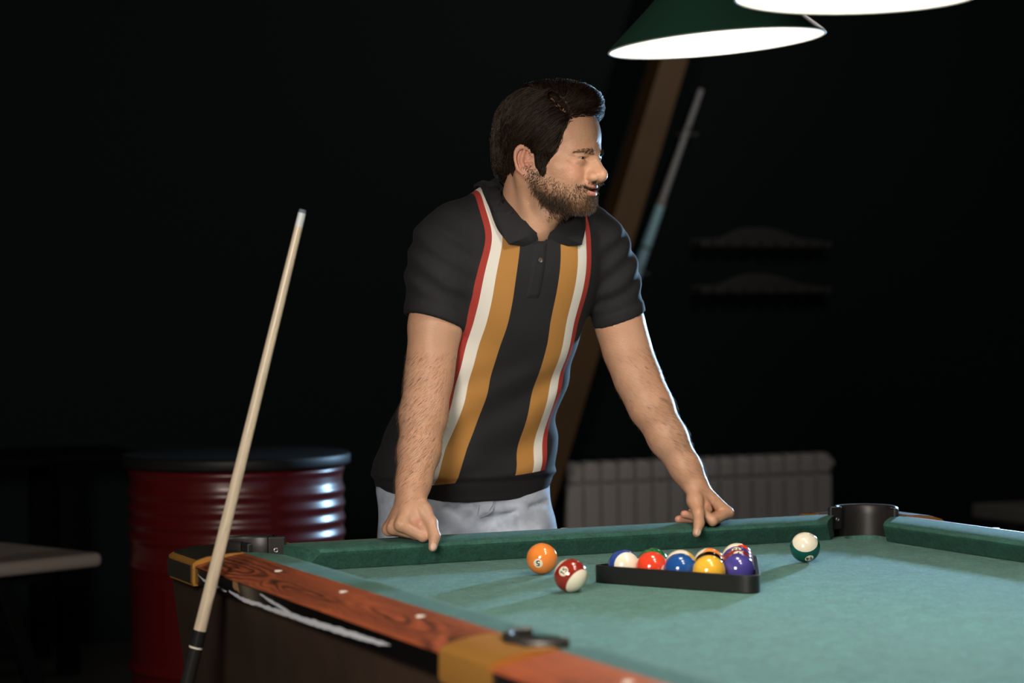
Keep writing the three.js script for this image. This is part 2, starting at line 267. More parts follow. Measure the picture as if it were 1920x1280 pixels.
panelLamp('softbox_lamp', 'warm soft panel lamp on a tripod beside the camera, outside the frame', LIGHT.keyPos, LIGHT.keyAim, LIGHT.keySize[0], LIGHT.keySize[1], LIGHT.keyColor, LIGHT.key, 2);
{ // cool spot lamp: a round lens in a can on a tripod
  const P = LIGHT.rimPos, A = LIGHT.rimAim, g = thing('spot_lamp', 'small cool spot lamp on a tripod beyond the far right corner, outside the frame', 'lamp', [P[0], 0, P[2]]);
  const head = new THREE.Group(); head.name = 'lamp_head'; head.position.set(0, P[1], 0); g.add(head); head.quaternion.setFromUnitVectors(V3(0, 0, -1), V3(A[0] - P[0], A[1] - P[1], A[2] - P[2]).normalize());
  const blk = std([0.02, 0.02, 0.02], 0.6, { side: THREE.DoubleSide }), r = LIGHT.rimSize;
  part('can', new THREE.LatheGeometry([[r + 0.012, 0.0], [r + 0.012, 0.12], [0.05, 0.2], [0, 0.2]].map((p) => new THREE.Vector2(...p)), 32).rotateX(Math.PI / 2), blk, head);
  part('lens', new THREE.CylinderGeometry(r, r, 0.004, 32).rotateX(Math.PI / 2).translate(0, 0, 0.03), std([0.8, 0.8, 0.8], 0.8, { emissive: new THREE.Color().setRGB(...LIGHT.rimColor), emissiveIntensity: 6 }), head);
  const l = new THREE.SpotLight(new THREE.Color().setRGB(...LIGHT.rimColor), LIGHT.rim, 0, LIGHT.rimAngle, 0.35, 2); l.position.set(0, 0, 0.01); l.target.position.set(0, 0, -1); head.add(l, l.target); l.castShadow = true; l.shadow.radius = r / 0.02; l.shadow.mapSize.set(2048, 2048);
  part('pole', rod([0, 0.5, -0.1], [0, P[1] - 0.02, -0.1], 0.012), blk, g);
  for (let k = 0; k < 3; k++) { const a = k * 2.0944 + 0.4; part('leg', rod([0, 0.55, -0.1], [Math.cos(a) * 0.42, 0.01, -0.1 + Math.sin(a) * 0.42], 0.01), blk, g); }
}
{ // unseen fill lamp added at the back to brighten radiator and beam
  const P = LIGHT.backPos, g = thing('added_fill_lamp', 'unseen round lamp added above the frame as fill light for radiator and beam', 'lamp', P);
  part('base', new THREE.CylinderGeometry(0.14, 0.14, 3.4 - P[1] - 0.06, 40).translate(0, (3.4 - P[1] + 0.06) / 2, 0), std([0.02, 0.02, 0.02], 0.5), g);
  part('bulb', new THREE.SphereGeometry(0.07, 32, 16), std([1, 1, 1], 0.6, { emissive: new THREE.Color().setRGB(...LIGHT.backColor), emissiveIntensity: 3 }), g, 'glowing globe').castShadow = false;
  const l = new THREE.PointLight(new THREE.Color().setRGB(...LIGHT.backColor), LIGHT.back, 0, 2); l.castShadow = true; l.shadow.radius = 3.4; g.add(l);
}

// ---------------------------------------------------------------- the pool table (x: short side 0..W, z: long side 0..LL, measured at the cushion noses)
const W = 1.27, LL = 2.54;
const tbl = thing('pool_table', 'pool table with green cloth, reddish wood rails and brass corner caps', 'pool table', [0, YF, 0]);
{
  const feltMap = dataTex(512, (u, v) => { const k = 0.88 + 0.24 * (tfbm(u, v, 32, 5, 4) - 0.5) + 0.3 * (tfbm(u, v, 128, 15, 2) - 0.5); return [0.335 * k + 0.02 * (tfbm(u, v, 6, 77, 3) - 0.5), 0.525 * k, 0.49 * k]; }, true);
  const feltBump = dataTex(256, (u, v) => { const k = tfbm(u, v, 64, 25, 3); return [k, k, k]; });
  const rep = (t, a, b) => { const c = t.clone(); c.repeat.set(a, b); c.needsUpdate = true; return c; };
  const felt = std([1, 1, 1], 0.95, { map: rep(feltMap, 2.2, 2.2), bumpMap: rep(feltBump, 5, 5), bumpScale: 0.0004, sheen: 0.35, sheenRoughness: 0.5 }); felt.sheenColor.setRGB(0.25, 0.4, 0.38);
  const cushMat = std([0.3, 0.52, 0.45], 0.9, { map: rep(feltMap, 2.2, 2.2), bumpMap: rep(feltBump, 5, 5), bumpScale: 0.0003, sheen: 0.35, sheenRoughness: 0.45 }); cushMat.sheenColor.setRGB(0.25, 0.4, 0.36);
  const pc = [[-0.035, -0.035], [W + 0.035, -0.035], [-0.035, LL + 0.035], [W + 0.035, LL + 0.035]], ps = [[-0.052, LL / 2], [W + 0.052, LL / 2]];
  // cloth bed with pocket holes
  const s = new THREE.Shape(); s.moveTo(-0.075, -0.075); s.lineTo(W + 0.075, -0.075); s.lineTo(W + 0.075, LL + 0.075); s.lineTo(-0.075, LL + 0.075); s.closePath();
  // holes are bitten out of the outline's corners and sides as circles
  for (const [x, z] of pc) { const h = new THREE.Path(); h.absarc(x * 0.86 + (x > 0.5 ? W * 0.14 : 0), z * 0.86 + (z > 1 ? LL * 0.14 : 0), 0.043, 0, Math.PI * 2, true); s.holes.push(h); }
  for (const [x, z] of ps) { const h = new THREE.Path(); h.absarc(x > 0.5 ? W + 0.03 : -0.03, z, 0.042, 0, Math.PI * 2, true); s.holes.push(h); }
  const bed = new THREE.ExtrudeGeometry(s, { depth: 0.03, bevelEnabled: false, curveSegments: 32 }); bed.rotateX(Math.PI / 2);
  part('bed_cloth', planarUV(bed, (x, y, z) => [x, z]), felt, tbl, 'teal green playing cloth');

  // one rail runs along local t with outward distance d; place(d, y, t) -> table coordinates
  const sides = { far: (d, y, t) => [t, y, -d], near: (d, y, t) => [W - t, y, LL + d], left: (d, y, t) => [-d, y, t], right: (d, y, t) => [W + d, y, LL - t] };
  const flip = { far: false, near: false, left: true, right: true };
  function sweep(side, prof, t0, t1, n = 2, closed = true) {        // t0, t1: functions of d
    const P = [], U = [], I = [], m = prof.length; let acc = [0]; for (let i = 1; i < m; i++) acc.push(acc[i - 1] + Math.hypot(prof[i][0] - prof[i - 1][0], prof[i][1] - prof[i - 1][1]));
    for (let k = 0; k <= n; k++) for (let i = 0; i < m; i++) { const [d, y] = prof[i], t = lerp(t0(d), t1(d), k / n); P.push(...sides[side](d, y, t)); U.push(t, acc[i]); }
    for (let k = 0; k < n; k++) for (let i = 0; i < m - (closed ? 0 : 1); i++) { const a = k * m + i, b = k * m + (i + 1) % m, c = a + m, e = b + m; if (flip[side]) I.push(a, c, b, b, c, e); else I.push(a, b, c, b, e, c); }
    const ctr = (k) => { const c0 = P.length / 3; let x = 0, y = 0, z = 0; for (let i = 0; i < m; i++) { x += P[(k * m + i) * 3]; y += P[(k * m + i) * 3 + 1]; z += P[(k * m + i) * 3 + 2]; } P.push(x / m, y / m, z / m); U.push(0, 0); for (let i = 0; i < m; i++) { const a = k * m + i, b = k * m + (i + 1) % m; if ((k === 0) !== flip[side]) I.push(c0, b, a); else I.push(c0, a, b); } };
    if (closed) { ctr(0); ctr(n); }
    const g = new THREE.BufferGeometry(); g.setAttribute('position', new THREE.Float32BufferAttribute(P, 3)); g.setAttribute('uv', new THREE.Float32BufferAttribute(U, 2)); g.setIndex(I);
    const c = toCreasedNormals(g, 0.6); return c;
  }
  const cush = [[0.024, 0.001], [0.006, 0.027], [0.001, 0.0325], [0, 0.0355], [0.0012, 0.0385], [0.005, 0.0412], [0.012, 0.0432], [0.03, 0.0455], [0.055, 0.047], [0.0795, 0.048], [0.0795, 0.001]];
  const ce = (d) => 0.082 - 0.95 * Math.min(d, 0.072), se = (d) => LL / 2 - 0.068 + 0.22 * d;
  const railTop = [[0.08, 0.0482], [0.1, 0.0456], [0.125, 0.0412], [0.15, 0.0358], [0.166, 0.0318], [0.172, 0.0295], [0.173, 0.028], [0.171, 0.027], [0.08, 0.02]];
  const capEnd = 0.047, sideHalf = 0.078;
  // wood grain: nested cathedral figures along the rail
  const grain = (s0) => canvasTex(2048, 256, (c, w, h) => {
    const im = c.createImageData(w, h), D = im.data;
    for (let j = 0; j < h; j++) for (let i = 0; i < w; i++) {
      const x = i / w * 1.1, y = (j / h - 0.5) * 0.125; let best = 0;
      const wob = (fbm(x * 6 + s0, y * 18, s0) - 0.5) * 0.03, xx = x + s0 * 0.137;
      const cell = Math.floor(xx / 0.36), fx = xx - cell * 0.36 - 0.18, oy = (hash3(cell, 3, s0 | 0) - 0.5) * 0.03;
      const ry = (y - oy + wob) / (0.012 + 0.02 * hash3(cell, 5, 1)), rx = fx / 0.19, q = Math.sqrt(ry * ry + rx * rx * 1.2) + fbm(x * 20, y * 50, s0 + 4) * 0.4;
      const f = q * 2.3, ring = 1 - Math.abs((f - Math.floor(f)) * 2 - 1); best = Math.pow(ring, 1.7) * sstep(3.4, 0.4, q) * sstep(0.2, 0.5, fbm(x * 3 + 9, y * 9, s0 + 2));
      const fine = fbm(x * 30, y * 420, s0 + 7, 3), st = fbm(x * 2.5, y * 60, s0 + 11, 3), k = 0.8 + 0.24 * fine + 0.3 * (st - 0.5) - 0.66 * best, p = 4 * (j * w + i);
      D[p] = clamp(146 * k + 4, 0, 255); D[p + 1] = clamp(76 * k * (0.88 + 0.12 * k), 0, 255); D[p + 2] = clamp(44 * k * (0.88 + 0.12 * k), 0, 255); D[p + 3] = 255;
    }
    c.putImageData(im, 0, 0);
  });
  const woods = [0, 3].map((k) => { const t = grain(k); t.wrapS = t.wrapT = THREE.RepeatWrapping; t.repeat.set(1 / 1.1, 1 / 0.125); return std([1, 1, 1], 0.5, { map: t }); });
  const black = std([0.008, 0.008, 0.009], 0.16), brass = std([0.55, 0.27, 0.06], 0.34, { metalness: 0.6 }), dkPlate = std([0.03, 0.026, 0.02], 0.35, { metalness: 0.4 });
  // black edging with chipped and worn white streaks (paint rubbed through to the pale ground coat)
  const worn = canvasTex(2048, 64, (c, w, h) => {
    c.fillStyle = '#0a0a0b'; c.fillRect(0, 0, w, h);
    const X = (m) => (m - 0.05) / 1.15 * w, streak = (pts, col) => { c.fillStyle = col; c.beginPath(); const up = [], dn = []; for (let i = 0; i < pts.length - 1; i++) for (let k = 0; k < 14; k++) { const t = k / 14, x = lerp(pts[i][0], pts[i + 1][0], t), y = lerp(pts[i][1], pts[i + 1][1], t), th = lerp(pts[i][2], pts[i + 1][2], t) * (0.75 + 0.5 * fbm(x * 60, y * 9, 3)); up.push([X(x), (y - th / 2 + 0.1 * (fbm(x * 45, 1, y) - 0.5)) * h]); dn.unshift([X(x), (y + th / 2 + 0.1 * (fbm(x * 45, 1, y) - 0.5)) * h]); } [...up, ...dn].forEach((p, i) => i ? c.lineTo(p[0], p[1]) : c.moveTo(p[0], p[1])); c.fill(); };
    const pale = '#b9bfc9';
    streak([[0.065, 0.35, 0.04], [0.1, 0.55, 0.14], [0.2, 0.66, 0.16], [0.24, 0.72, 0.05]], pale);
    streak([[0.25, 0.66, 0.1], [0.33, 0.8, 0.22], [0.4, 0.78, 0.2], [0.5, 0.76, 0.22], [0.62, 0.7, 0.26], [0.72, 0.64, 0.3], [0.85, 0.56, 0.28], [0.96, 0.48, 0.2], [1.005, 0.44, 0.03]], pale);
    streak([[0.42, 0.22, 0.06], [0.46, 0.36, 0.16], [0.53, 0.5, 0.18], [0.58, 0.66, 0.2]], pale);
    streak([[0.272, 0.12, 0.5], [0.285, 0.2, 0.62], [0.3, 0.3, 0.4], [0.31, 0.55, 0.1]], '#8a6a4c');
    streak([[0.45, 0.93, 0.05], [0.6, 0.95, 0.06], [0.7, 0.95, 0.02]], '#6b5540');
  });
  const wornMat = std([1, 1, 1], 0.2, { map: worn });
  const edging = [[0.156, 0.0285], [0.168, 0.0285], [0.1715, 0.026], [0.1715, -0.002], [0.168, -0.0045], [0.156, -0.0045]];
  const panel = [[0.158, -0.004], [0.112, -0.46], [0.09, -0.46], [0.13, -0.004]];
  const cabTex = dataTex(256, (u, v) => { const k = tfbm(u * 1, v, 12, 51, 4); const q = 0.8 + 0.4 * k; return [0.175 * q, 0.13 * q, 0.1 * q]; }, true);
  const cab = std([1, 1, 1], 0.5, { map: cabTex });
  const runs = [['far', capEnd, W - capEnd, ce, (d) => W - ce(d)], ['near', capEnd, W - capEnd, ce, (d) => W - ce(d)]];
  for (const sd of ['left', 'right']) { runs.push([sd, capEnd, LL / 2 - sideHalf, ce, se], [sd, LL / 2 + sideHalf, LL - capEnd, (d) => LL - se(d), (d) => LL - ce(d)]); }
  runs.forEach(([sd, a, b, c0, c1], i) => {
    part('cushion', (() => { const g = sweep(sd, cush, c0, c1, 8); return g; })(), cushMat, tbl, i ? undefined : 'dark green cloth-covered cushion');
    part('rail', sweep(sd, railTop, () => a, () => b, 8), woods[i % 2], tbl, 'reddish brown wood rail');
    const isWorn = sd === 'left' && i === 2;
    const eg = sweep(sd, edging, () => a, () => b, 4);
    if (isWorn) planarUV(eg, (x, y, z) => [(z - 0.05) / 1.15, 1 - (0.0285 - y) / 0.033]);
    part('edging', eg, isWorn ? wornMat : black, tbl, isWorn ? 'black edging with worn pale streaks' : undefined);
  });
  for (const sd of ['far', 'near', 'left', 'right']) { const T = sd === 'far' || sd === 'near' ? W : LL; part('cabinet_panel', sweep(sd, panel, (d) => -d, (d) => T + d, 2), cab, tbl, 'dark brown cabinet side'); }
  part('cabinet_floor', box(W + 0.18, 0.02, LL + 0.18, W / 2, -0.44, LL / 2), cab, tbl);
  // sights
  const sight = new THREE.CylinderGeometry(0.0078, 0.0078, 0.003, 20), white = std([0.78, 0.74, 0.66], 0.35);
  const put = (sd, t) => { const m = part('sight', sight, white, tbl, undefined); const p = sides[sd](0.104, 0.0442, t); m.position.set(...p); };
  for (const sd of ['left', 'right']) for (const k of [1, 2, 3, 5, 6, 7]) put(sd, k * LL / 8);
  for (const sd of ['far', 'near']) for (const k of [1, 2, 3]) put(sd, k * W / 4);

  // corner caps: the rail's profile swept round the corner, framed in brass with a dark inlay
  function cornerCap(sx, sz) {
    const grp = new THREE.Group(); grp.name = 'corner_cap'; grp.userData.label = 'brass corner cap with dark inlay'; tbl.add(grp);
    grp.position.set(sx < 0 ? W : 0, 0, sz < 0 ? LL : 0); grp.scale.set(sx, 1, sz);
    const path = (d) => { const q = [], rr = Math.max(0.004, (d - 0.1) * 0.75 + 0.02); q.push([-d, capEnd + 0.001]); for (const k of [0.015, 0.03, 0.045]) q.push([-d, capEnd - k]); for (let i = 0; i <= 10; i++) { const a = i / 10 * Math.PI / 2; q.push([-d + rr - rr * Math.cos(a), -d + rr - rr * Math.sin(a)]); } for (const k of [0.045, 0.03, 0.015]) q.push([capEnd - k, -d]); q.push([capEnd + 0.001, -d]); for (const p of q) { const ex = p[0] + 0.031, ez = p[1] + 0.031, l = Math.hypot(ex, ez); if (l < 0.0715 && ex + ez < 0.06) { p[0] = -0.031 + ex / l * 0.0715; p[1] = -0.031 + ez / l * 0.0715; } } return q; };
    const build = (prof, e0 = 0) => {
      const P = [], I = [], rows = prof.map((p) => path(p[0]).map(([x, z]) => [x, p[1], z])), n = rows[0].length, m = prof.length;
      if (e0) for (const r of rows) { r[0][2] -= e0; r[n - 1][0] -= e0; }
      for (const r of rows) for (const p of r) P.push(...p);
      for (let i = 0; i < m; i++) for (let k = 0; k < n - 1; k++) { const a = i * n + k, b = ((i + 1) % m) * n + k; I.push(a, a + 1, b, b, a + 1, b + 1); }
      for (const k of [0, n - 1]) for (let i = 1; i < m - 1; i++) I.push(k, (i) * n + k, (i + 1) * n + k);
      const g = new THREE.BufferGeometry(); g.setAttribute('position', new THREE.Float32BufferAttribute(P, 3)); g.setIndex(I); return toCreasedNormals(planarUV(g, (x, y, z) => [x, z]), 0.5);
    };
    const b2 = brass.clone(), d2 = dkPlate.clone(); b2.side = d2.side = THREE.DoubleSide;
    part('frame', build([[0.08, 0.049], [0.1, 0.0492], [0.15, 0.0445], [0.17, 0.0385], [0.176, 0.034], [0.177, 0.002], [0.175, -0.006], [0.15, -0.006], [0.08, 0.0]]), b2, grp);
    part('inlay', build([[0.085, 0.0505], [0.12, 0.049], [0.15, 0.0455], [0.167, 0.0405], [0.167, 0.033], [0.085, 0.033]], 0.006), d2, grp, 'dark top inlay');
    part('side_inlay', build([[0.16, 0.03], [0.1785, 0.03], [0.1785, -0.001], [0.16, -0.001]], 0.009), d2, grp, 'dark side inlay');
  }
  for (const a of [1, -1]) for (const b of [1, -1]) cornerCap(a, b);
  // side caps
  for (const sd of ['left', 'right']) {
    const grp = new THREE.Group(); grp.name = 'side_cap'; grp.userData.label = 'brass side pocket cap'; tbl.add(grp);
    part('plate', sweep(sd, [[0.112, 0.05], [0.125, 0.0493], [0.15, 0.0447], [0.17, 0.0388], [0.176, 0.034], [0.177, 0.0], [0.174, -0.008], [0.112, -0.008]], () => LL / 2 - sideHalf - 0.002, () => LL / 2 + sideHalf + 0.002, 2), brass, grp);
    for (const q of [-1, 1]) part('plate_wing', sweep(sd, [[0.08, 0.0498], [0.1125, 0.0502], [0.1125, 0.02], [0.08, 0.02]], () => LL / 2 + (q < 0 ? -sideHalf - 0.002 : 0.052), () => LL / 2 + (q < 0 ? -0.052 : sideHalf + 0.002), 2), brass, grp);
  }
  // pocket liners
  const rubber = std([0.016, 0.015, 0.015], 0.42, { side: THREE.DoubleSide }), screwM = std([0.6, 0.6, 0.6], 0.3, { metalness: 1 });
  function liner(x, z, ang, r, half, rimY, tabs) {
    const grp = new THREE.Group(); grp.name = 'pocket_liner'; grp.userData.label = 'black rubber pocket liner'; tbl.add(grp); grp.position.set(x, 0, z); grp.rotation.y = ang;   // local +z points out of the table
    const pr = [[r - 0.004, -0.13], [r - 0.001, -0.02], [r, rimY - 0.022], [r + 0.001, rimY - 0.006], [r + 0.005, rimY - 0.0008], [r + 0.01, rimY], [r + 0.015, rimY - 0.003], [r + 0.0165, rimY - 0.009], [r + 0.016, 0.03], [r + 0.006, 0.02], [r + 0.004, -0.13], [r - 0.004, -0.13]].map((p) => new THREE.Vector2(...p));
    part('cup_wall', new THREE.LatheGeometry(pr, 48, -half, 2 * half), rubber, grp);
    part('cup_base', new THREE.CylinderGeometry(r, r * 0.8, 0.012, 32).translate(0, -0.13, 0), rubber, grp);
    if (tabs) for (const q of [-1, 1]) {
      const a = q * half, px = Math.sin(a) * (r + 0.008), pz = Math.cos(a) * (r + 0.008);
      const tb = new RoundedBoxGeometry(0.012, 0.048, 0.034, 3, 0.004); const t = part('tab', tb, rubber, grp); t.position.set(px, rimY - 0.026, pz - 0.006); t.rotation.y = -q * 0.55;
      const sc = new THREE.TorusGeometry(0.0035, 0.0013, 8, 16); sc.rotateY(Math.PI / 2); const k = part('screw', sc, screwM, grp); k.position.set(px - q * 0.0065, rimY - 0.028, pz - 0.008); k.rotation.y = -q * 0.55;
    }
  }
  const oa = [[-1, -1], [1, -1], [-1, 1], [1, 1]];
  pc.forEach(([x, z], i) => liner(x + (i % 2 ? -0.004 : 0.004), z + (i > 1 ? -0.004 : 0.004), Math.atan2(oa[i][0], oa[i][1]), 0.054, 1.62, 0.066, true));
  ps.forEach(([x, z], i) => liner(x, z, Math.atan2(i ? 1 : -1, 0), 0.048, 1.5, 0.06, false));
  // legs
  const legM = cab;
  for (const x of [0.12, W - 0.12]) for (const z of [0.25, LL - 0.25]) { part('leg', (() => { const g = new THREE.CylinderGeometry(0.085, 0.06, 0.315, 4, 1); g.rotateY(Math.PI / 4); g.translate(x, -0.4495 - 0.1575, z); return g; })(), legM, tbl); }
}

// ---------------------------------------------------------------- balls
const camR = V3(), camU = V3(), camF = V3(); camera.updateMatrixWorld(); camera.matrixWorld.extractBasis(camR, camU, camF);
const RB = 0.028575;
const BC = { 1: '#eab63c', 2: '#1f4f94', 3: '#e2452c', 4: '#46408c', 5: '#f08a3c', 6: '#1d6b3a', 7: '#8c2420', 8: '#16130f', 9: '#eab23a', 10: '#2a4a98', 11: '#e0452c', 12: '#46408c', 13: '#f09048', 14: '#0a5248', 15: '#8c2a20' };
function ballTex(n, spots) {
  return canvasTex(1024, 512, (c, w, h) => {
    const cream = '#efe7d2', striped = n > 8; c.fillStyle = striped ? cream : BC[n]; c.fillRect(0, 0, w, h);
    if (striped) { c.fillStyle = BC[n]; const b = 0.186 * h; c.fillRect(0, h / 2 - b, w, 2 * b); }
    for (const u of spots) { c.fillStyle = cream; c.beginPath(); c.arc(u * w, h / 2, 0.096 * h, 0, 7); c.fill(); c.fillStyle = '#15130f'; c.font = 'bold ' + Math.round((n > 9 ? 0.14 : 0.165) * h) + 'px sans-serif'; c.textAlign = 'center'; c.textBaseline = 'middle'; c.fillText(String(n), u * w, h / 2 + 2); }
    for (let i = 0; i < 60; i++) { c.fillStyle = 'rgba(60,45,30,' + (0.05 + 0.12 * rnd()) + ')'; c.beginPath(); c.arc(rnd() * w, rnd() * h, 0.6 + 1.6 * rnd(), 0, 7); c.fill(); }
  });
}
const ballGeo = new THREE.SphereGeometry(RB, 64, 40);
function ball(n, x, z, num, up, label, group, spots = [0.25, 0.75]) {     // num: direction of the number (right, up, toward the viewer), up: the way the figures stand
  const g = thing('pool_ball', label, 'ball', [x, YF, z], group);
  const m = part('ball_body', ballGeo, std([1, 1, 1], 0.13, { map: ballTex(n, spots), clearcoat: 0.5, clearcoatRoughness: 0.06 }), g);
  const C = (a) => V3(0, 0, 0).addScaledVector(camR, a[0]).addScaledVector(camU, a[1]).addScaledVector(camF, a[2]);
  const Z = C(num).normalize(), Y = C(up).addScaledVector(Z, -C(up).dot(Z)).normalize(), X = Y.clone().cross(Z);
  m.quaternion.setFromRotationMatrix(new THREE.Matrix4().makeBasis(X, Y, Z)); m.position.y = RB;
}
ball(5, 0.425, 0.235, [-0.27, -0.21, 0.94], [-0.06, -1, 0], 'orange ball numbered 5, lying loose left of the rack');
ball(15, 0.356, 0.494, [-0.455, 0.348, 0.82], [-0.64, 0.52, -0.57], 'maroon striped ball numbered 15, at the rack\'s left tip');
ball(14, 0.944, 0.302, [0.2, -0.7, 0.685], [0.09, -0.68, -0.73], 'dark green striped ball numbered 14, lying loose near the far right pocket');
const RG = 'balls in the rack';
ball(1, 0.5882, 0.5600, [-0.1, -0.9, -0.4], [0, 0, 1], 'plain yellow ball in the front of the rack', RG, [0.25]);
ball(4, 0.6458, 0.5600, [0.3, -0.6, -0.75], [0, 1, 0], 'plain purple ball at the rack\'s right corner', RG, [0.25]);
ball(2, 0.5594, 0.5100, [-0.3, -0.7, -0.6], [0, 1, 0], 'plain blue ball in the rack between the red and the yellow ball', RG, [0.25]);
ball(8, 0.6170, 0.5100, [0.1, -0.6, -0.8], [0, 1, 0], 'black ball in the rack right behind the yellow ball', RG, [0.25]);
ball(7, 0.6746, 0.5100, [-0.02, 0.82, 0.57], [0, -0.6, 0.8], 'plain maroon ball in the rack right behind the purple ball, white number spot up', RG);
ball(3, 0.5306, 0.4600, [0.74, -0.06, 0.66], [0.1, -1, 0], 'plain red ball in the rack beside the white and blue striped ball', RG);
ball(9, 0.5882, 0.4600, [0.75, -0.1, 0.6], [-0.45, 0.6, 0.65], 'cream and yellow striped ball in the rack behind the blue ball', RG, [0.25]);
ball(13, 0.6458, 0.4600, [-0.62, -0.75, 0.2], [0.75, -0.5, 0.43], 'light orange striped ball in the rack behind the black ball', RG, [0.25]);
ball(12, 0.7034, 0.4600, [-0.12, 0.86, 0.5], [0, -0.5, 0.86], 'purple striped ball numbered 12 in the rack', RG);
ball(10, 0.5018, 0.4100, [0.9, -0.3, -0.24], [-0.28, -0.1, -0.95], 'white ball with blue stripe at the rack\'s left end', RG, [0.25]);
ball(6, 0.5594, 0.4100, [0.3, -0.5, -0.8], [0, 1, 0], 'plain green ball in the rack behind the red ball', RG, [0.25]);
ball(11, 0.7322, 0.4100, [0.85, 0.5, -0.1], [-0.5, 0.8, -0.3], 'red striped ball in the rack behind the purple striped ball', RG, [0.25]);

// triangle rack
{
  const g = thing('triangle_rack', 'black plastic triangle rack holding twelve balls', 'rack', [0, YF, 0]);
  const cx = 0.617, tri = (o, r) => { // rounded triangle outline grown by o
    const A = [[cx, 0.667 + 2 * o], [cx + 0.164 + 1.732 * o, 0.3825 - o], [cx - 0.164 - 1.732 * o, 0.3825 - o]], s = [];
    for (let i = 0; i < 3; i++) { const p = A[(i + 2) % 3], q = A[i], n = A[(i + 1) % 3], L = r * 1.732, u = [p[0] - q[0], p[1] - q[1]], v = [n[0] - q[0], n[1] - q[1]], lu = Math.hypot(...u), lv = Math.hypot(...v); s.push([[q[0] + u[0] / lu * L, q[1] + u[1] / lu * L], q, [q[0] + v[0] / lv * L, q[1] + v[1] / lv * L]]); }
    return s;
  };
  const trace = (P, s) => { s.forEach(([a, q, b], i) => { i ? P.lineTo(a[0], a[1]) : P.moveTo(a[0], a[1]); P.quadraticCurveTo(q[0], q[1], b[0], b[1]); }); P.closePath(); };
  const sh = new THREE.Shape(); trace(sh, tri(0.0065, 0.027)); const ho = new THREE.Path(); trace(ho, tri(0.001, 0.0215)); sh.holes.push(ho);
  const e = new THREE.ExtrudeGeometry(sh, { depth: 0.0275, bevelEnabled: true, bevelThickness: 0.0012, bevelSize: 0.0012, bevelSegments: 2, curveSegments: 20 }); e.rotateX(Math.PI / 2); e.translate(0, 0.0295, 0);
  part('frame', e, std([0.011, 0.011, 0.011], 0.36), g);
}
// cue leaning on the left rail
{
  const T = V3(-0.0383, 1.4191, 0.3046), J = V3(-0.2065, 0.7054, 0.2354), d = J.clone().sub(T).normalize(), at = (s) => T.clone().addScaledVector(d, s).toArray();
  const total = T.y / -d.y, off = V3(-0.0125, 0, 0); const q = (s) => { const p = at(s); return [p[0] + off.x, p[1], p[2]]; };
  const g = thing('cue_stick', 'pale wooden cue with black butt leaning on the table\'s left rail', 'cue', [0, 0, 0]);
  const cw = dataTex(128, (u, v) => { const k = 0.86 + 0.22 * tfbm(u, v * 0.25, 16, 91, 3); return [0.745 * k, 0.695 * k, 0.61 * k]; }, true); cw.repeat.set(1, 4);
  part('shaft', rod(q(0.03), q(0.735), 0.0068, 0.0112, 24), std([1, 1, 1], 0.32, { map: cw }), g, 'pale maple shaft');
  part('ferrule', rod(q(0.006), q(0.03), 0.0066, 0.0068, 24), std([0.5, 0.55, 0.57], 0.45), g, 'greyish white ferrule');
  part('tip', rod(q(0), q(0.006), 0.0058, 0.0066, 24), std([0.1, 0.14, 0.17], 0.85), g, 'bluish leather tip');
  part('joint', rod(q(0.735), q(0.764), 0.0114, 0.0116, 24), std([0.012, 0.012, 0.012], 0.25), g);
  part('joint_ring', rod(q(0.763), q(0.766), 0.0119, 0.0119, 24), std([0.6, 0.58, 0.52], 0.35), g, 'thin pale ring');
  part('butt', rod(q(0.766), q(total - 0.003), 0.0116, 0.0152, 24), std([0.014, 0.014, 0.014], 0.25), g, 'black butt');
  part('bumper', new THREE.SphereGeometry(0.0135, 16, 10).translate(...q(total - 0.0135)), std([0.02, 0.02, 0.02], 0.8), g);
}

// ---------------------------------------------------------------- the man leaning on the far rail
const HO = V3(0.5886, 1.5559, -0.0483), HS = 1.07;   // head: origin between the ears at eye level, scale
const HQ = new THREE.Quaternion().setFromEuler(new THREE.Euler(0.1, 35.5 * Math.PI / 180, 0, 'YXZ'));
const HM = new THREE.Matrix4().compose(HO, HQ, V3(HS, HS, HS)), HI = HM.clone().invert(), hi = HI.elements, hm = HM.elements;
const toHead = (x, y, z) => [hi[0] * x + hi[4] * y + hi[8] * z + hi[12], hi[1] * x + hi[5] * y + hi[9] * z + hi[13], hi[2] * x + hi[6] * y + hi[10] * z + hi[14]];
const fromHead = (x, y, z) => [hm[0] * x + hm[4] * y + hm[8] * z + hm[12], hm[1] * x + hm[5] * y + hm[9] * z + hm[13], hm[2] * x + hm[6] * y + hm[10] * z + hm[14]];
const EYE = [0.0315, -0.006, 0.0715], EYER = 0.0122;
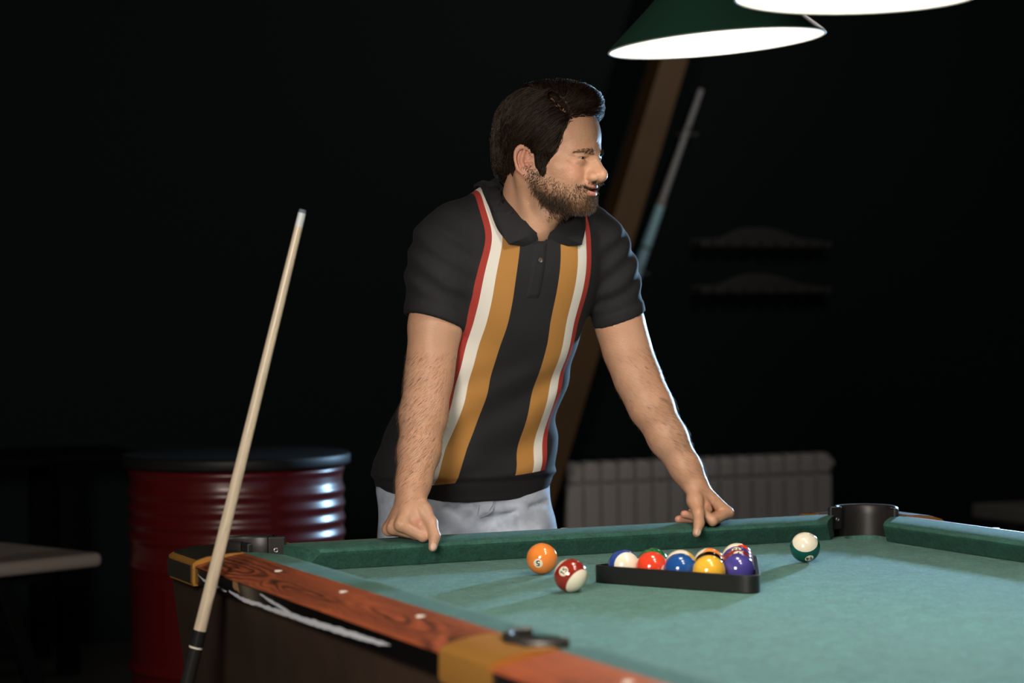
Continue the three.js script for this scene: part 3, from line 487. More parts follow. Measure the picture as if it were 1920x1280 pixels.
function earSdf(ax, y, z) {                          // ear in its own tilted plane: u back, v up, n outward
  const sc = 0.92, ox = (ax - 0.0745) / sc, oy = (y + 0.0205) / sc, oz = (z + 0.014) / sc, ca = Math.cos(0.55), sa = Math.sin(0.55);
  const n = ox * ca + oz * sa, b = -(oz * ca - ox * sa), tl = 0.24, u = b * Math.cos(tl) - oy * Math.sin(tl), v = oy * Math.cos(tl) + b * Math.sin(tl);
  if (Math.abs(u) > 0.05 || Math.abs(v) > 0.06 || Math.abs(n) > 0.04) return sc * (Math.hypot(Math.max(Math.abs(u) - 0.02, 0), Math.max(Math.abs(v) - 0.035, 0), Math.max(Math.abs(n) - 0.008, 0)) - 0.004);
  const w = v > -0.012 ? 0.018 + 0.003 * clamp(v / 0.03, 0, 1) : lerp(0.018, 0.0105, sstep(-0.012, -0.03, v)), q = Math.hypot(u / w, v / 0.0315);
  let d = Math.max((q - 1) * 0.017, Math.abs(n + 0.0035) - 0.0045);                                    // body of the ear
  d = smax(d, -(Math.hypot((q - 0.74) * 0.019, n - 0.002) - 0.0034 * sstep(-0.02, -0.006, v)), 0.0015);  // groove inside the rim
  if (u < -0.004) d = smax(d, -(Math.hypot((q - 0.74) * 0.019, n - 0.002) - 0.002), 0.0015);
  d = smin(d, Math.hypot((q - 0.95) * 0.0185, n - 0.0022) - 0.0034 * lerp(0.55, 1, sstep(-0.026, -0.008, v)) * (u < -0.01 && v < 0.006 ? 0.2 : 1), 0.0016);   // rim
  d = smax(d, -ell(u, v, n, -0.004, -0.006, 0.003, 0.0082, 0.0115, 0.0085), 0.0022);                    // bowl
  d = smin(d, cone(u, v, n, [-0.013, 0.0005, 0.001], [-0.002, -0.001, -0.001], 0.0024, 0.0016), 0.002);   // crus
  d = smin(d, cone(u, v, n, [-0.002, 0.019, 0.0005], [0.006, 0.002, 0.0012], 0.003, 0.0032), 0.003);      // inner ridge
  d = smin(d, cone(u, v, n, [0.006, 0.002, 0.0012], [0.001, -0.016, 0.001], 0.0032, 0.003), 0.003);
  d = smin(d, ell(u, v, n, -0.0118, -0.008, 0.002, 0.0038, 0.0055, 0.0042), 0.002);                     // tragus
  d = smin(d, ell(u, v, n, -0.0035, -0.0265, -0.001, 0.0085, 0.009, 0.0045), 0.004);                    // lobe
  return sc * smin(d, ell(u, v, n, -0.01, -0.002, -0.009, 0.007, 0.022, 0.008), 0.005);
}
const skull = (x, y, z) => smin(smin(smin(ell(x, y, z, 0, 0.034, -0.014, 0.0745, 0.084, 0.094), ell(x, y, z, 0, 0.026, 0.03, 0.0605, 0.062, 0.0565), 0.03), ell(x, y, z, 0, -0.034, 0.03, 0.056, 0.062, 0.052), 0.025), ell(x, y, z, 0, -0.03, -0.01, 0.063, 0.046, 0.055), 0.03);
const MOUTHY = 0.0068;                               // the mouth sits this much higher than its drawn coordinates
function headLocal(x, y, z) {
  const ax = Math.abs(x);
  let d = ell(x, y, z, 0, 0.034, -0.014, 0.0745, 0.084, 0.094);
  d = smin(d, ell(x, y, z, 0, 0.026, 0.03, 0.0605, 0.062, 0.0565), 0.03);
  d = smin(d, ell(x, y, z, 0, -0.034, 0.03, 0.056, 0.062, 0.052), 0.025);
  d = smin(d, ell(x, y, z, 0, -0.03, -0.01, 0.063, 0.046, 0.055), 0.03);                    // back of the jaw, mastoid
  d = smin(d, ell(ax, y, z, 0.036, -0.047, 0.036, 0.022, 0.032, 0.034), 0.02);              // cheek
  d = smin(d, cone(ax, y, z, [0.053, -0.05, -0.004], [0.02, -0.0835, 0.064], 0.0165, 0.0165), 0.02);  // jaw
  d = smin(d, ell(x, y, z, 0, -0.0865, 0.0725, 0.0215, 0.0155, 0.0165), 0.018);             // chin
  d = smin(d, ell(x, y, z, 0, -0.059, 0.068, 0.03, 0.027, 0.024), 0.016);                   // muzzle
  d = smin(d, ell(ax, y, z, 0.046, -0.026, 0.048, 0.02, 0.014, 0.021), 0.02);               // cheekbone
  d = smin(d, ell(ax, y, z, 0.035, -0.039, 0.0635, 0.017, 0.015, 0.0165), 0.014);           // smiling cheek
  d = smin(d, cone(ax, y, z, [0.008, 0.006, 0.083], [0.042, 0.0085, 0.0665], 0.0092, 0.0085), 0.014); // brow
  d = smax(d, -ell(ax, y, z, 0.031, -0.009, 0.0955, 0.0185, 0.0092, 0.0135), 0.01);         // eye socket
  d = smax(d, -cone(ax, y, z, [0.018, -0.045, 0.099], [0.035, -0.066, 0.0865], 0.0035, 0.0035), 0.008);   // fold from nose to mouth corner
  // nose
  let n = cone(x, y, z, [0, 0.004, 0.0815], [0, -0.03, 0.104], 0.0082, 0.0096);
  n = smin(n, cone(x, y, z, [0, 0.004, 0.072], [0, -0.036, 0.086], 0.0105, 0.0165), 0.012);
  n = smin(n, ell(x, y, z, 0, -0.0355, 0.1055, 0.0118, 0.0105, 0.0115), 0.009);
  
  n = smin(n, cone(x, y, z, [0, -0.0425, 0.1025], [0, -0.0475, 0.089], 0.006, 0.008), 0.006);
  n = smax(n, -ell(ax, y, z, 0.0072, -0.0478, 0.0985, 0.0036, 0.0036, 0.0062), 0.003);
  d = smin(d, n, 0.009);
  d = smin(d, ell(ax, y, z, 0.0138, -0.039, 0.0945, 0.0085, 0.0088, 0.0125), 0.0035);     // nostril wing
  // eyelids over the eyeball
  const ey = y - EYE[1];
  d = smin(d, sph(ax, y, z, EYE[0], EYE[1], EYE[2], EYER + 0.0019), 0.006);
  const ez = z - EYE[2], slope = (ax - EYE[0]) * 0.05 - 14 * (ax - EYE[0]) ** 2; d = smax(d, -ell(ax, ey - slope, ez, EYE[0], 0.0, 0.0135, 0.0138, 0.0023, 0.011), 0.001);
  d = smin(d, cone(ax, ey, z, [0.021, 0.0068, 0.0845], [0.045, 0.0045, 0.0745], 0.0022, 0.0024), 0.0045);       // upper lid fold
  d = smin(d, cone(ax, ey, z, [0.02, -0.0085, 0.081], [0.042, -0.0075, 0.0755], 0.0024, 0.002), 0.005);         // bag under the eye
  for (const q of [[-0.004, -0.01], [0.0005, 0.001], [-0.0085, -0.018]]) d = smax(d, -cone(ax, ey, z, [0.0478, q[0], 0.071], [0.0575, q[1], 0.0595], 0.0009, 0.0005), 0.0026);   // laughter lines
  // mouth, slightly open in a smile
  const my = y - MOUTHY, sy = my - 9 * ax * ax, uz = z + 12 * ax * ax;
  d = smin(d, ell(x, sy, uz, 0, -0.0632, 0.0905, 0.026, 0.0046, 0.0068), 0.004);
  d = smin(d, ell(x, sy, uz, 0, -0.0765, 0.089, 0.023, 0.006, 0.0075), 0.005);
  d = smax(d, -ell(x, sy, uz, 0, -0.0695, 0.0955, 0.0255, 0.0026, 0.012), 0.002);
  d = smax(d, -ell(x, my, z, 0, -0.0855, 0.0935, 0.014, 0.0035, 0.005), 0.006);
  d = smin(d, earSdf(ax, y, z), 0.0025);
  return d;
}
const NECK0 = [0.566, 1.40, -0.122], NECK1 = fromHead(0, -0.03, -0.028);
function neckSdf(x, y, z) {
  let d = cone(x, y, z, NECK0, NECK1, 0.0625, 0.0585);
  d = smin(d, cone(x, y, z, fromHead(-0.058, -0.045, -0.025), [0.55, 1.405, -0.062], 0.014, 0.012), 0.02);   // neck muscle
  return smin(d, cone(x, y, z, fromHead(0, -0.09, 0.03), [0.568, 1.41, -0.068], 0.02, 0.02), 0.03);
}
const headSdf = (x, y, z) => { const p = toHead(x, y, z); return smin(headLocal(p[0], p[1], p[2]) * HS, neckSdf(x, y, z), 0.02); };

// arms: joints with radii
const ARM = {
  right: [[0.412, 1.39, -0.15, 0.05], [0.388, 1.32, -0.147, 0.05], [0.375, 1.215, -0.142, 0.0475], [0.364, 1.15, -0.138, 0.042], [0.354, 1.105, -0.13, 0.0405], [0.336, 1.045, -0.112, 0.0415], [0.3165, 0.975, -0.088, 0.036], [0.296, 0.92, -0.066, 0.0285], [0.2855, 0.892, -0.055, 0.0265]],
  left: [[0.73, 1.39, -0.15, 0.05], [0.763, 1.32, -0.148, 0.048], [0.786, 1.215, -0.144, 0.045], [0.8, 1.16, -0.138, 0.0435], [0.818, 1.105, -0.128, 0.0425], [0.838, 1.05, -0.112, 0.0405], [0.866, 0.985, -0.092, 0.035], [0.894, 0.925, -0.07, 0.027], [0.909, 0.892, -0.059, 0.025]],
};
const chain = (x, y, z, J, k) => { let d = 1; for (let i = 0; i < J.length - 1; i++) { const c = cone(x, y, z, J[i], J[i + 1], J[i][3], J[i + 1][3]); d = i ? smin(d, c, k) : c; } return d; };
const HAND = {
  right: {
    meta: [[[0.2865, 0.889, -0.047], [0.251, 0.8425, -0.02], 0.0165, 0.0125], [[0.2845, 0.889, -0.055], [0.2445, 0.835, -0.043], 0.017, 0.0125], [[0.2835, 0.889, -0.062], [0.243, 0.83, -0.064], 0.0165, 0.0118], [[0.285, 0.889, -0.067], [0.2475, 0.83, -0.082], 0.015, 0.0108]],
    fingers: [
      [[0.251, 0.8425, -0.02, 0.0122], [0.2885, 0.8205, -0.0035, 0.0105], [0.2985, 0.8345, -0.012, 0.0095], [0.284, 0.846, -0.024, 0.0085]],
      [[0.2445, 0.835, -0.043, 0.0122], [0.2855, 0.8222, -0.028, 0.0103], [0.299, 0.839, -0.034, 0.0095], [0.282, 0.85, -0.04, 0.0085]],
      [[0.243, 0.83, -0.064, 0.0115], [0.281, 0.8222, -0.053, 0.0098], [0.295, 0.838, -0.055, 0.009], [0.28, 0.85, -0.055, 0.0085]],
      [[0.2475, 0.83, -0.082, 0.0108], [0.279, 0.822, -0.075, 0.009], [0.29, 0.835, -0.073, 0.0083], [0.278, 0.846, -0.07, 0.008]]],
    thumb: [[0.291, 0.881, -0.045, 0.0175], [0.2985, 0.866, -0.028, 0.0165], [0.3065, 0.8445, -0.005, 0.0118], [0.3055, 0.8215, 0.0125, 0.0108], [0.3, 0.8005, 0.0165, 0.0082]],
    web: [[0.283, 0.866, -0.035], [0.28, 0.85, -0.023], 0.015, 0.0105], nail: [-0.35, -0.15, 0.92],
  },
  left: {
    meta: [[[0.9085, 0.889, -0.05], [0.9665, 0.8325, -0.026], 0.0155, 0.0122], [[0.9105, 0.889, -0.058], [0.9735, 0.828, -0.049], 0.0165, 0.0122], [[0.9125, 0.889, -0.065], [0.971, 0.825, -0.069], 0.0155, 0.0115], [[0.911, 0.889, -0.07], [0.962, 0.825, -0.087], 0.0145, 0.0105]],
    fingers: [
      [[0.9665, 0.8325, -0.026, 0.012], [0.9185, 0.8205, -0.0035, 0.0105], [0.9035, 0.836, -0.014, 0.0095], [0.915, 0.85, -0.026, 0.0085]],
      [[0.9735, 0.828, -0.049, 0.012], [0.927, 0.8225, -0.031, 0.0102], [0.9005, 0.8275, -0.039, 0.0092], [0.8765, 0.8325, -0.045, 0.0078]],
      [[0.971, 0.825, -0.069, 0.0112], [0.927, 0.8222, -0.054, 0.0098], [0.8985, 0.8218, -0.058, 0.009], [0.8725, 0.8206, -0.062, 0.0078]],
      [[0.962, 0.8245, -0.087, 0.0105], [0.93, 0.822, -0.078, 0.009], [0.912, 0.832, -0.076, 0.0083], [0.922, 0.843, -0.074, 0.008]]],
    thumb: [[0.9015, 0.879, -0.046, 0.0165], [0.8935, 0.86, -0.03, 0.0158], [0.8865, 0.8385, -0.005, 0.0115], [0.8785, 0.8185, 0.0125, 0.0105], [0.8705, 0.7995, 0.0165, 0.0084]],
    web: [[0.908, 0.862, -0.036], [0.917, 0.842, -0.024], 0.015, 0.0115], nail: [-0.3, -0.15, 0.92],
  },
};
function handSdf(H, x, y, z) {
  let d = 1; for (const m of H.meta) d = smin(d, cone(x, y, z, m[0], m[1], m[2], m[3]), 0.012);
  d = smin(d, cone(x, y, z, H.web[0], H.web[1], H.web[2], H.web[3]), 0.01);
  let f = 1; for (const F of H.fingers) { const c = chain(x, y, z, F, 0.004); f = smin(f, c, 0.0022); }
  d = smin(d, f, 0.005);
  const t = smin(cone(x, y, z, H.thumb[0], H.thumb[1], H.thumb[0][3], H.thumb[1][3]), cone(x, y, z, H.thumb[1], H.thumb[2], H.thumb[1][3], H.thumb[2][3]), 0.01);
  const tt = smin(cone(x, y, z, H.thumb[2], H.thumb[3], H.thumb[2][3], H.thumb[3][3]), cone(x, y, z, H.thumb[3], H.thumb[4], H.thumb[3][3], H.thumb[4][3]), 0.005);
  d = smin(d, smin(t, tt, 0.006), 0.004);
  return d;
}
const armSdf = (s, x, y, z) => { let d = chain(x, y, z, ARM[s], 0.03); return smin(d, handSdf(HAND[s], x, y, z), 0.014); };

// torso sections by height: centre x, centre z, half width, half depth
const torso = table([[0.84, 0.508, -0.325, 0.172, 0.122], [0.868, 0.508, -0.322, 0.177, 0.125], [0.90, 0.508, -0.315, 0.187, 0.134], [0.95, 0.507, -0.302, 0.186, 0.134], [1.0, 0.513, -0.285, 0.178, 0.13], [1.08, 0.526, -0.255, 0.168, 0.126], [1.16, 0.542, -0.222, 0.164, 0.126], [1.24, 0.556, -0.192, 0.167, 0.128], [1.32, 0.566, -0.168, 0.174, 0.124], [1.385, 0.571, -0.152, 0.172, 0.106], [1.43, 0.572, -0.146, 0.148, 0.09], [1.465, 0.572, -0.143, 0.112, 0.078], [1.50, 0.57, -0.142, 0.08, 0.066], [1.54, 0.57, -0.14, 0.05, 0.05]]);
function torsoSdf(x, y, z, grow) { const t = torso(y), a = t[2] + grow, b = t[3] + grow, dx = (x - t[0]) / a, dz = (z - t[1]) / b, p = 2.3; const q = Math.pow(Math.pow(Math.abs(dx), p) + Math.pow(Math.abs(dz), p), 1 / p); return (q - 1) * b * 0.9; }
const skinCol = (x, y, z) => {
  const n = fbm(x * 60, y * 60, z * 60, 3), n2 = fbm(x * 14 + 7, y * 14, z * 14, 3);
  let c = [0.53 + 0.06 * (n - 0.5), 0.295 + 0.06 * (n - 0.5) - 0.05 * (n2 - 0.5), 0.19 + 0.05 * (n - 0.5) - 0.06 * (n2 - 0.5)];
  const p = toHead(x, y, z), ax = Math.abs(p[0]), mix = (k, q) => { c = c.map((v, i) => v + (q[i] - v) * k); };
  if (y > 1.38) {
    const sy = p[1] - MOUTHY - 9 * ax * ax, uz = p[2] + 12 * ax * ax;
    const lip = Math.min(ell(p[0], sy, uz, 0, -0.0632, 0.0905, 0.0245, 0.0042, 0.009), ell(p[0], sy, uz, 0, -0.0765, 0.0885, 0.0215, 0.0058, 0.01)); mix(0.85 * sstep(0.0016, -0.0012, lip), [0.5, 0.19, 0.15]);
    mix(0.8 * sstep(0.002, -0.001, ell(p[0], sy, uz, 0, -0.0695, 0.0905, 0.023, 0.0022, 0.006)), [0.12, 0.03, 0.03]);      // inside of the mouth
    mix(0.3 * sstep(0.02, 0.0, sph(ax, p[1], p[2], 0.04, -0.03, 0.07, 0.012)), [0.62, 0.27, 0.19]); mix(0.3 * sstep(0.014, 0, sph(p[0], p[1], p[2], 0, -0.038, 0.11, 0.006)), [0.62, 0.27, 0.2]);
    mix(0.55 * sstep(0.02, 0.0, Math.hypot(ax - 0.083, p[1] + 0.02, p[2] + 0.02) - 0.018), [0.6, 0.24, 0.17]);            // ears
    mix(0.45 * beardMask(p[0], p[1], p[2]), [0.2, 0.12, 0.075]);
  } else for (const s of ['right', 'left']) {
    const H = HAND[s], T = H.thumb[4], dn = [x - T[0], y - T[1] - 0.003, z - T[2]], L = Math.hypot(...dn), dir = (dn[0] * H.nail[0] + dn[2] * H.nail[2]) / (L || 1);
    if (L < 0.0115 && dir > 0.72) mix(0.6, [0.68, 0.47, 0.4]);
    for (const F of H.fingers) { const k = F[1], d = Math.hypot(x - k[0], y - k[1], z - k[2]); mix(0.35 * sstep(0.018, 0.006, d), [0.6, 0.27, 0.19]); const t = F[3], e = Math.hypot(x - t[0], y - t[1], z - t[2]); mix(0.5 * sstep(0.018, 0.006, e), [0.62, 0.25, 0.19]); }
    const k = H.thumb[3], d = Math.hypot(x - k[0], y - k[1], z - k[2]); mix(0.3 * sstep(0.016, 0.006, d), [0.58, 0.26, 0.18]);
  }
  return c;
};
function beardMask(x, y, z) {                        // where the beard grows, in head coordinates
  const ax = Math.abs(x), n = (fbm(x * 90 + 3, y * 90, z * 90, 2) - 0.5) * 0.014;
  // upper edge: from the sideburn down the cheek to the corner of the mouth
  const edge = z < 0.03 ? lerp(-0.03, -0.043, sstep(0.005, 0.03, z)) : lerp(-0.043, -0.056, sstep(0.03, 0.075, z));
  let m = sstep(0.006, -0.008, y - edge + n) * sstep(-0.012, 0.008, z + n * 0.8 + (y + 0.06) * 0.3);
  m *= sstep(-0.14, -0.106, y + n + (z - 0.06) * 0.3);
  m *= lerp(0.45, 1, Math.max(sstep(-0.062, -0.085, y), sstep(0.03, 0.012, z)));         // thinner on the cheek
  const mo = sstep(0.004, -0.003, Math.abs(y + 0.051 + ax * 0.3) - 0.0062 + n * 0.2) * sstep(0.042, 0.034, ax) * sstep(0.05, 0.066, z); m = Math.max(m, 1.0 * mo);   // moustache
  if (ax > 0.025 && ax < 0.036 && y < -0.055 && y > -0.08 && z > 0.055) m = Math.max(m, 0.9);        // beside the mouth
  const sy = y - MOUTHY - 9 * ax * ax, uz = z + 12 * ax * ax; if (z > 0.05) m *= sstep(-0.001, 0.0025, Math.min(ell(x, sy, uz, 0, -0.0632, 0.0905, 0.0245, 0.0042, 0.009), ell(x, sy, uz, 0, -0.0765, 0.0885, 0.0215, 0.0058, 0.01)));
  return clamp(m, 0, 1);
}
function paint(g, fn) { const p = g.attributes.position, c = new Float32Array(p.count * 3); for (let i = 0; i < p.count; i++) { const q = fn(p.getX(i), p.getY(i), p.getZ(i)); c[3 * i] = q[0]; c[3 * i + 1] = q[1]; c[3 * i + 2] = q[2]; } g.setAttribute('color', new THREE.BufferAttribute(c, 3)); return g; }

const man = thing('person', 'bearded man in a striped black polo shirt leaning on the pool table with both fists', 'person', [0, 0, 0]);
const headGeo = surfaceNets((x, y, z) => smax(headSdf(x, y, z), 1.36 - y, 0.001), [0.45, 1.352, -0.2], [0.74, 1.70, 0.1], 0.0022);
{
  const hands = ['right', 'left'].map((s) => { const c = s === 'right' ? 0.285 : 0.925; return surfaceNets((x, y, z) => smax(armSdf(s, x, y, z), y - 0.922, 0.0003), [c - 0.075, 0.78, -0.115], [c + 0.075, 0.925, 0.04], 0.0019); });
  const arms = ['right', 'left'].map((s) => { const lo = s === 'right' ? [0.235, 0.905, -0.22] : [0.68, 0.905, -0.22], up = s === 'right' ? [0.47, 1.3, -0.02] : [0.95, 1.3, -0.02]; return surfaceNets((x, y, z) => smax(smax(armSdf(s, x, y, z), 0.909 - y, 0.0003), y - 1.29, 0.0005), lo, up, 0.0034); });
  // the trunk under the shirt joins neck, arms and legs
  const trunk = surfaceNets((x, y, z) => { let d = torsoSdf(x, y, z, -0.02); for (const s of ['right', 'left']) d = smin(d, chain(x, y, z, ARM[s].slice(0, 3), 0.03), 0.03); d = smin(d, neckSdf(x, y, z), 0.02); return smax(smax(d, y - 1.3625, 0.001), 0.86 - y, 0.002); }, [0.3, 0.85, -0.47], [0.86, 1.375, -0.02], 0.009);
  const g = mergeGeometries([headGeo, ...hands, ...arms, trunk].map((q) => paint(q, skinCol)));
  planarUV(g, (x, y, z) => [x - z * 0.7, y + z * 0.3]);
  const pore = dataTex(512, (u, v) => { const k = 0.55 * tfbm(u, v, 64, 71, 3) + 0.45 * tfbm(u, v, 200, 75, 2); return [k, k, k]; }); pore.repeat.set(6, 6);
  const skin = std([1, 1, 1], 0.46, { vertexColors: true, sheen: 0.15, sheenRoughness: 0.5, specularIntensity: 0.7, bumpMap: pore, bumpScale: 0.0006 });
  part('body', g, skin, man, 'skin of head, arms and fists');
  // thumb nails
  const nailM = std([0.56, 0.36, 0.29], 0.35);
  for (const s of ['right', 'left']) {
    const H = HAND[s], T = V3(...H.thumb[4].slice(0, 3)), I = V3(...H.thumb[3].slice(0, 3)), ax = T.clone().sub(I).normalize(), nn = V3(...H.nail); nn.addScaledVector(ax, -nn.dot(ax)).normalize();
    const q = new THREE.SphereGeometry(1, 20, 12); q.scale(0.0062, 0.0082, 0.0028); const m = part('nail', q, nailM, man); m.quaternion.setFromRotationMatrix(new THREE.Matrix4().makeBasis(ax.clone().cross(nn), ax, nn)); m.position.copy(T).addScaledVector(nn, 0.0071).addScaledVector(ax, -0.0008);
  }
  // eyes
  for (const sx of [-1, 1]) {
    const eg = new THREE.SphereGeometry(EYER * HS, 40, 28); eg.rotateX(Math.PI / 2);
    const p = eg.attributes.position; paint(eg, (x, y, z) => { const a = Math.acos(clamp(z / (EYER * HS), -1, 1)); return a < 0.2 ? [0.01, 0.01, 0.01] : a < 0.56 ? [0.035, 0.022, 0.014] : [0.3, 0.25, 0.225]; });
    const e = part('eye', eg, std([1, 1, 1], 0.1, { vertexColors: true, clearcoat: 0.5 }), man); e.position.set(...fromHead(sx * EYE[0], EYE[1], EYE[2] - 0.0004)); e.quaternion.copy(HQ).multiply(new THREE.Quaternion().setFromEuler(new THREE.Euler(0.05, 0.12, 0)));
  }
}
// ---- hair
const PART = [[-0.028, 0.129, -0.05], [-0.038, 0.1195, -0.018], [-0.05, 0.102, 0.023], [-0.0555, 0.087, 0.047], [-0.057, 0.074, 0.063]];
function hairSdf(x, y, z) {
  const ax = Math.abs(x);
  let d = ell(x, y, z, 0.002, 0.038, -0.018, 0.0815, 0.091, 0.1);
  d = smin(d, ell(x, y, z, 0.01, 0.1, 0.02, 0.06, 0.032, 0.062), 0.02);                 // full top swept over
  d = smin(d, ell(x, y, z, 0.012, 0.086, 0.058, 0.044, 0.021, 0.024), 0.016);              // front lock
  d = smin(d, ell(x, y, z, 0, -0.014, -0.08, 0.06, 0.05, 0.03), 0.02);                   // hair on the nape
  d = smin(d, skull(x, y, z) - lerp(0.0075, 0.0045, sstep(0.0, -0.03, y)), 0.008);        // close to the head at temples and sideburns
  d = smax(d, -chain(x, y, z, PART.map((p) => [p[0], p[1] - 0.004, p[2], 0.0064]), 0.004), 0.005);           // parting
  const zf = y > 0.062 ? lerp(0.061, 0.089, sstep(0.062, 0.08, y)) : y > 0.03 ? lerp(0.052, 0.061, sstep(0.03, 0.062, y)) : lerp(0.027, 0.052, sstep(-0.035, 0.034, y));
  d = smax(d, (z - zf) * 0.8, 0.006);
  d = smax(d, -ell(ax, y, z, 0.09, -0.022, -0.009, 0.026, 0.033, 0.0245), 0.004);           // round the ear
  const yb = z > -0.012 ? (z > 0.006 ? -0.043 + Math.abs(z - 0.022) * 1.3 : -0.012) : lerp(-0.02, -0.06, sstep(-0.02, -0.05, z));
  d = smax(d, (yb - y) * 0.8, 0.006);
  if (d < 0.02 && d > -0.02) { const w = x < -0.04 ? (y * 1.0 - z * 0.8) : x * 0.4 + z; d += 0.0022 * (fbm(w * 130, x * 30, (y + z) * 18, 3) - 0.5) * 2 + (z < -0.05 ? 0.005 * (fbm(x * 55, y * 55, z * 55, 2) - 0.5) : 0); }
  return d;
}
const hairCol = (k) => [0.011 + 0.04 * k * k, 0.0072 + 0.024 * k * k, 0.005 + 0.0145 * k * k];
{
  const hg = surfaceNets(hairSdf, [-0.1, -0.075, -0.13], [0.1, 0.15, 0.11], 0.0025);
  const P = hg.attributes.position, N = hg.attributes.normal, list = [];
  const rough = (x, y, z) => 0.0022 * (fbm(x * 150, y * 60, z * 70, 3) - 0.5);
  const flow = (x, y, z) => {                         // combing direction
    const side = x < -0.03 && y < 0.13; let f;
    const px = lerp(-0.036, -0.056, sstep(-0.03, 0.06, z));
    if (x < px - 0.001 || y < 0.05) { f = z > 0.005 && y < 0.0 ? [0, -1, -0.05] : [0, -0.75, -0.75 + 0.4 * sstep(0.0, -0.06, z)]; if (x > 0.0) f = [0, -0.8, -0.6]; if (z < -0.07) f = [0.1 * Math.sin(y * 90), -1, -0.1]; }
    else f = z > 0.045 ? [0.75, 0.15, -0.1] : [0.75, 0.0, -0.45];
    return f;
  };
  const grad = (x, y, z) => { const e = 0.002, a = hairSdf(x + e, y, z) - hairSdf(x - e, y, z), b = hairSdf(x, y + e, z) - hairSdf(x, y - e, z), c = hairSdf(x, y, z + e) - hairSdf(x, y, z - e), l = Math.hypot(a, b, c) || 1; return [a / l, b / l, c / l]; };
  const cnt = 26000;
  for (let i = 0; i < cnt; i++) {
    const v = Math.floor(rnd() * P.count); let p = [P.getX(v), P.getY(v), P.getZ(v)]; const r0 = p, pts = [], curly = p[2] < -0.06 && p[1] < 0.0, n = curly ? 9 : 8, step = (curly ? 0.0032 : 0.0055) * (0.7 + 0.6 * rnd());
    if (headLocal(p[0], p[1], p[2]) < -0.001) continue;
    const lift = 0.0012 + 0.0036 * rnd() * rnd(), ph = rnd() * 6, amp = curly ? 1.1 : 0.18, jit = (rnd() - 0.5) * 0.35, j2 = (rnd() - 0.5) * 0.3;
    for (let k = 0; k < n; k++) {
      if (chain(p[0], p[1], p[2], PART.map((q) => [...q, 0.0055]), 0.004) < 0) break;
      const g = grad(...p), d = hairSdf(...p), q = p.map((c, a) => c + g[a] * (lift * Math.sin(Math.PI * (k + 0.4) / n) - d * 0.9)); pts.push(q);
      let f = flow(...p); f = [f[0] + jit, f[1] + j2 * 0.5, f[2] + j2]; const dt = f[0] * g[0] + f[1] * g[1] + f[2] * g[2]; let t = f.map((c, a) => c - dt * g[a]); const l = Math.hypot(...t) || 1; t = t.map((c) => c / l);
      const b = [t[1] * g[2] - t[2] * g[1], t[2] * g[0] - t[0] * g[2], t[0] * g[1] - t[1] * g[0]], w = amp * Math.sin(k * 1.3 + ph);
      p = p.map((c, a) => c + step * (t[a] + w * b[a]) - g[a] * d * 0.5 + (curly ? g[a] * 0.0012 * Math.sin(k + ph) : 0));
      if (k > 3 && hairSdf(...p) > 0.006 && !curly) break;
    }
    if (pts.length < 3) continue;
    list.push({ p: pts.map((q) => fromHead(...q)), r: 0.00024 + 0.0003 * rnd(), c: hairCol(clamp(1.5 * fbm(r0[0] * 260 + 5, r0[1] * 90, r0[2] * 160, 2) - 0.35 + 0.3 * rnd(), 0, 1)) });
  }
  // fly-away hairs along the quiff
  for (let i = 0; i < 120; i++) { const v = Math.floor(rnd() * P.count), p = [P.getX(v), P.getY(v), P.getZ(v)]; if (p[1] < 0.1) continue; const g = [N.getX(v), N.getY(v), N.getZ(v)], pts = []; for (let k = 0; k < 5; k++) pts.push(fromHead(p[0] + g[0] * k * 0.002 + k * 0.003, p[1] + g[1] * k * 0.0024, p[2] + g[2] * k * 0.002 + (rnd() - 0.5) * 0.004)); list.push({ p: pts, r: 0.00022, c: hairCol(0.5) }); }
  const cap = hg.clone(); { const q = cap.attributes.position, nn = cap.attributes.normal; for (let i = 0; i < q.count; i++) { const x = q.getX(i), y = q.getY(i), z = q.getZ(i), r = rough(x, y, z) - 0.002; q.setXYZ(i, x + nn.getX(i) * r, y + nn.getY(i) * r, z + nn.getZ(i) * r); } }
  cap.applyMatrix4(HM); cap.computeVertexNormals(); paint(cap, (x, y, z) => hairCol(fbm(x * 200, y * 60, z * 120, 2) * 0.5 - 0.25));
  const hairM = std([1, 1, 1], 0.4, { vertexColors: true, specularIntensity: 0.55 });
  const sg = strandGeo(list), idx = (g) => g;
  part('hair', mergeGeometries([cap, sg]), hairM, man, 'dark brown hair parted on one side');
}
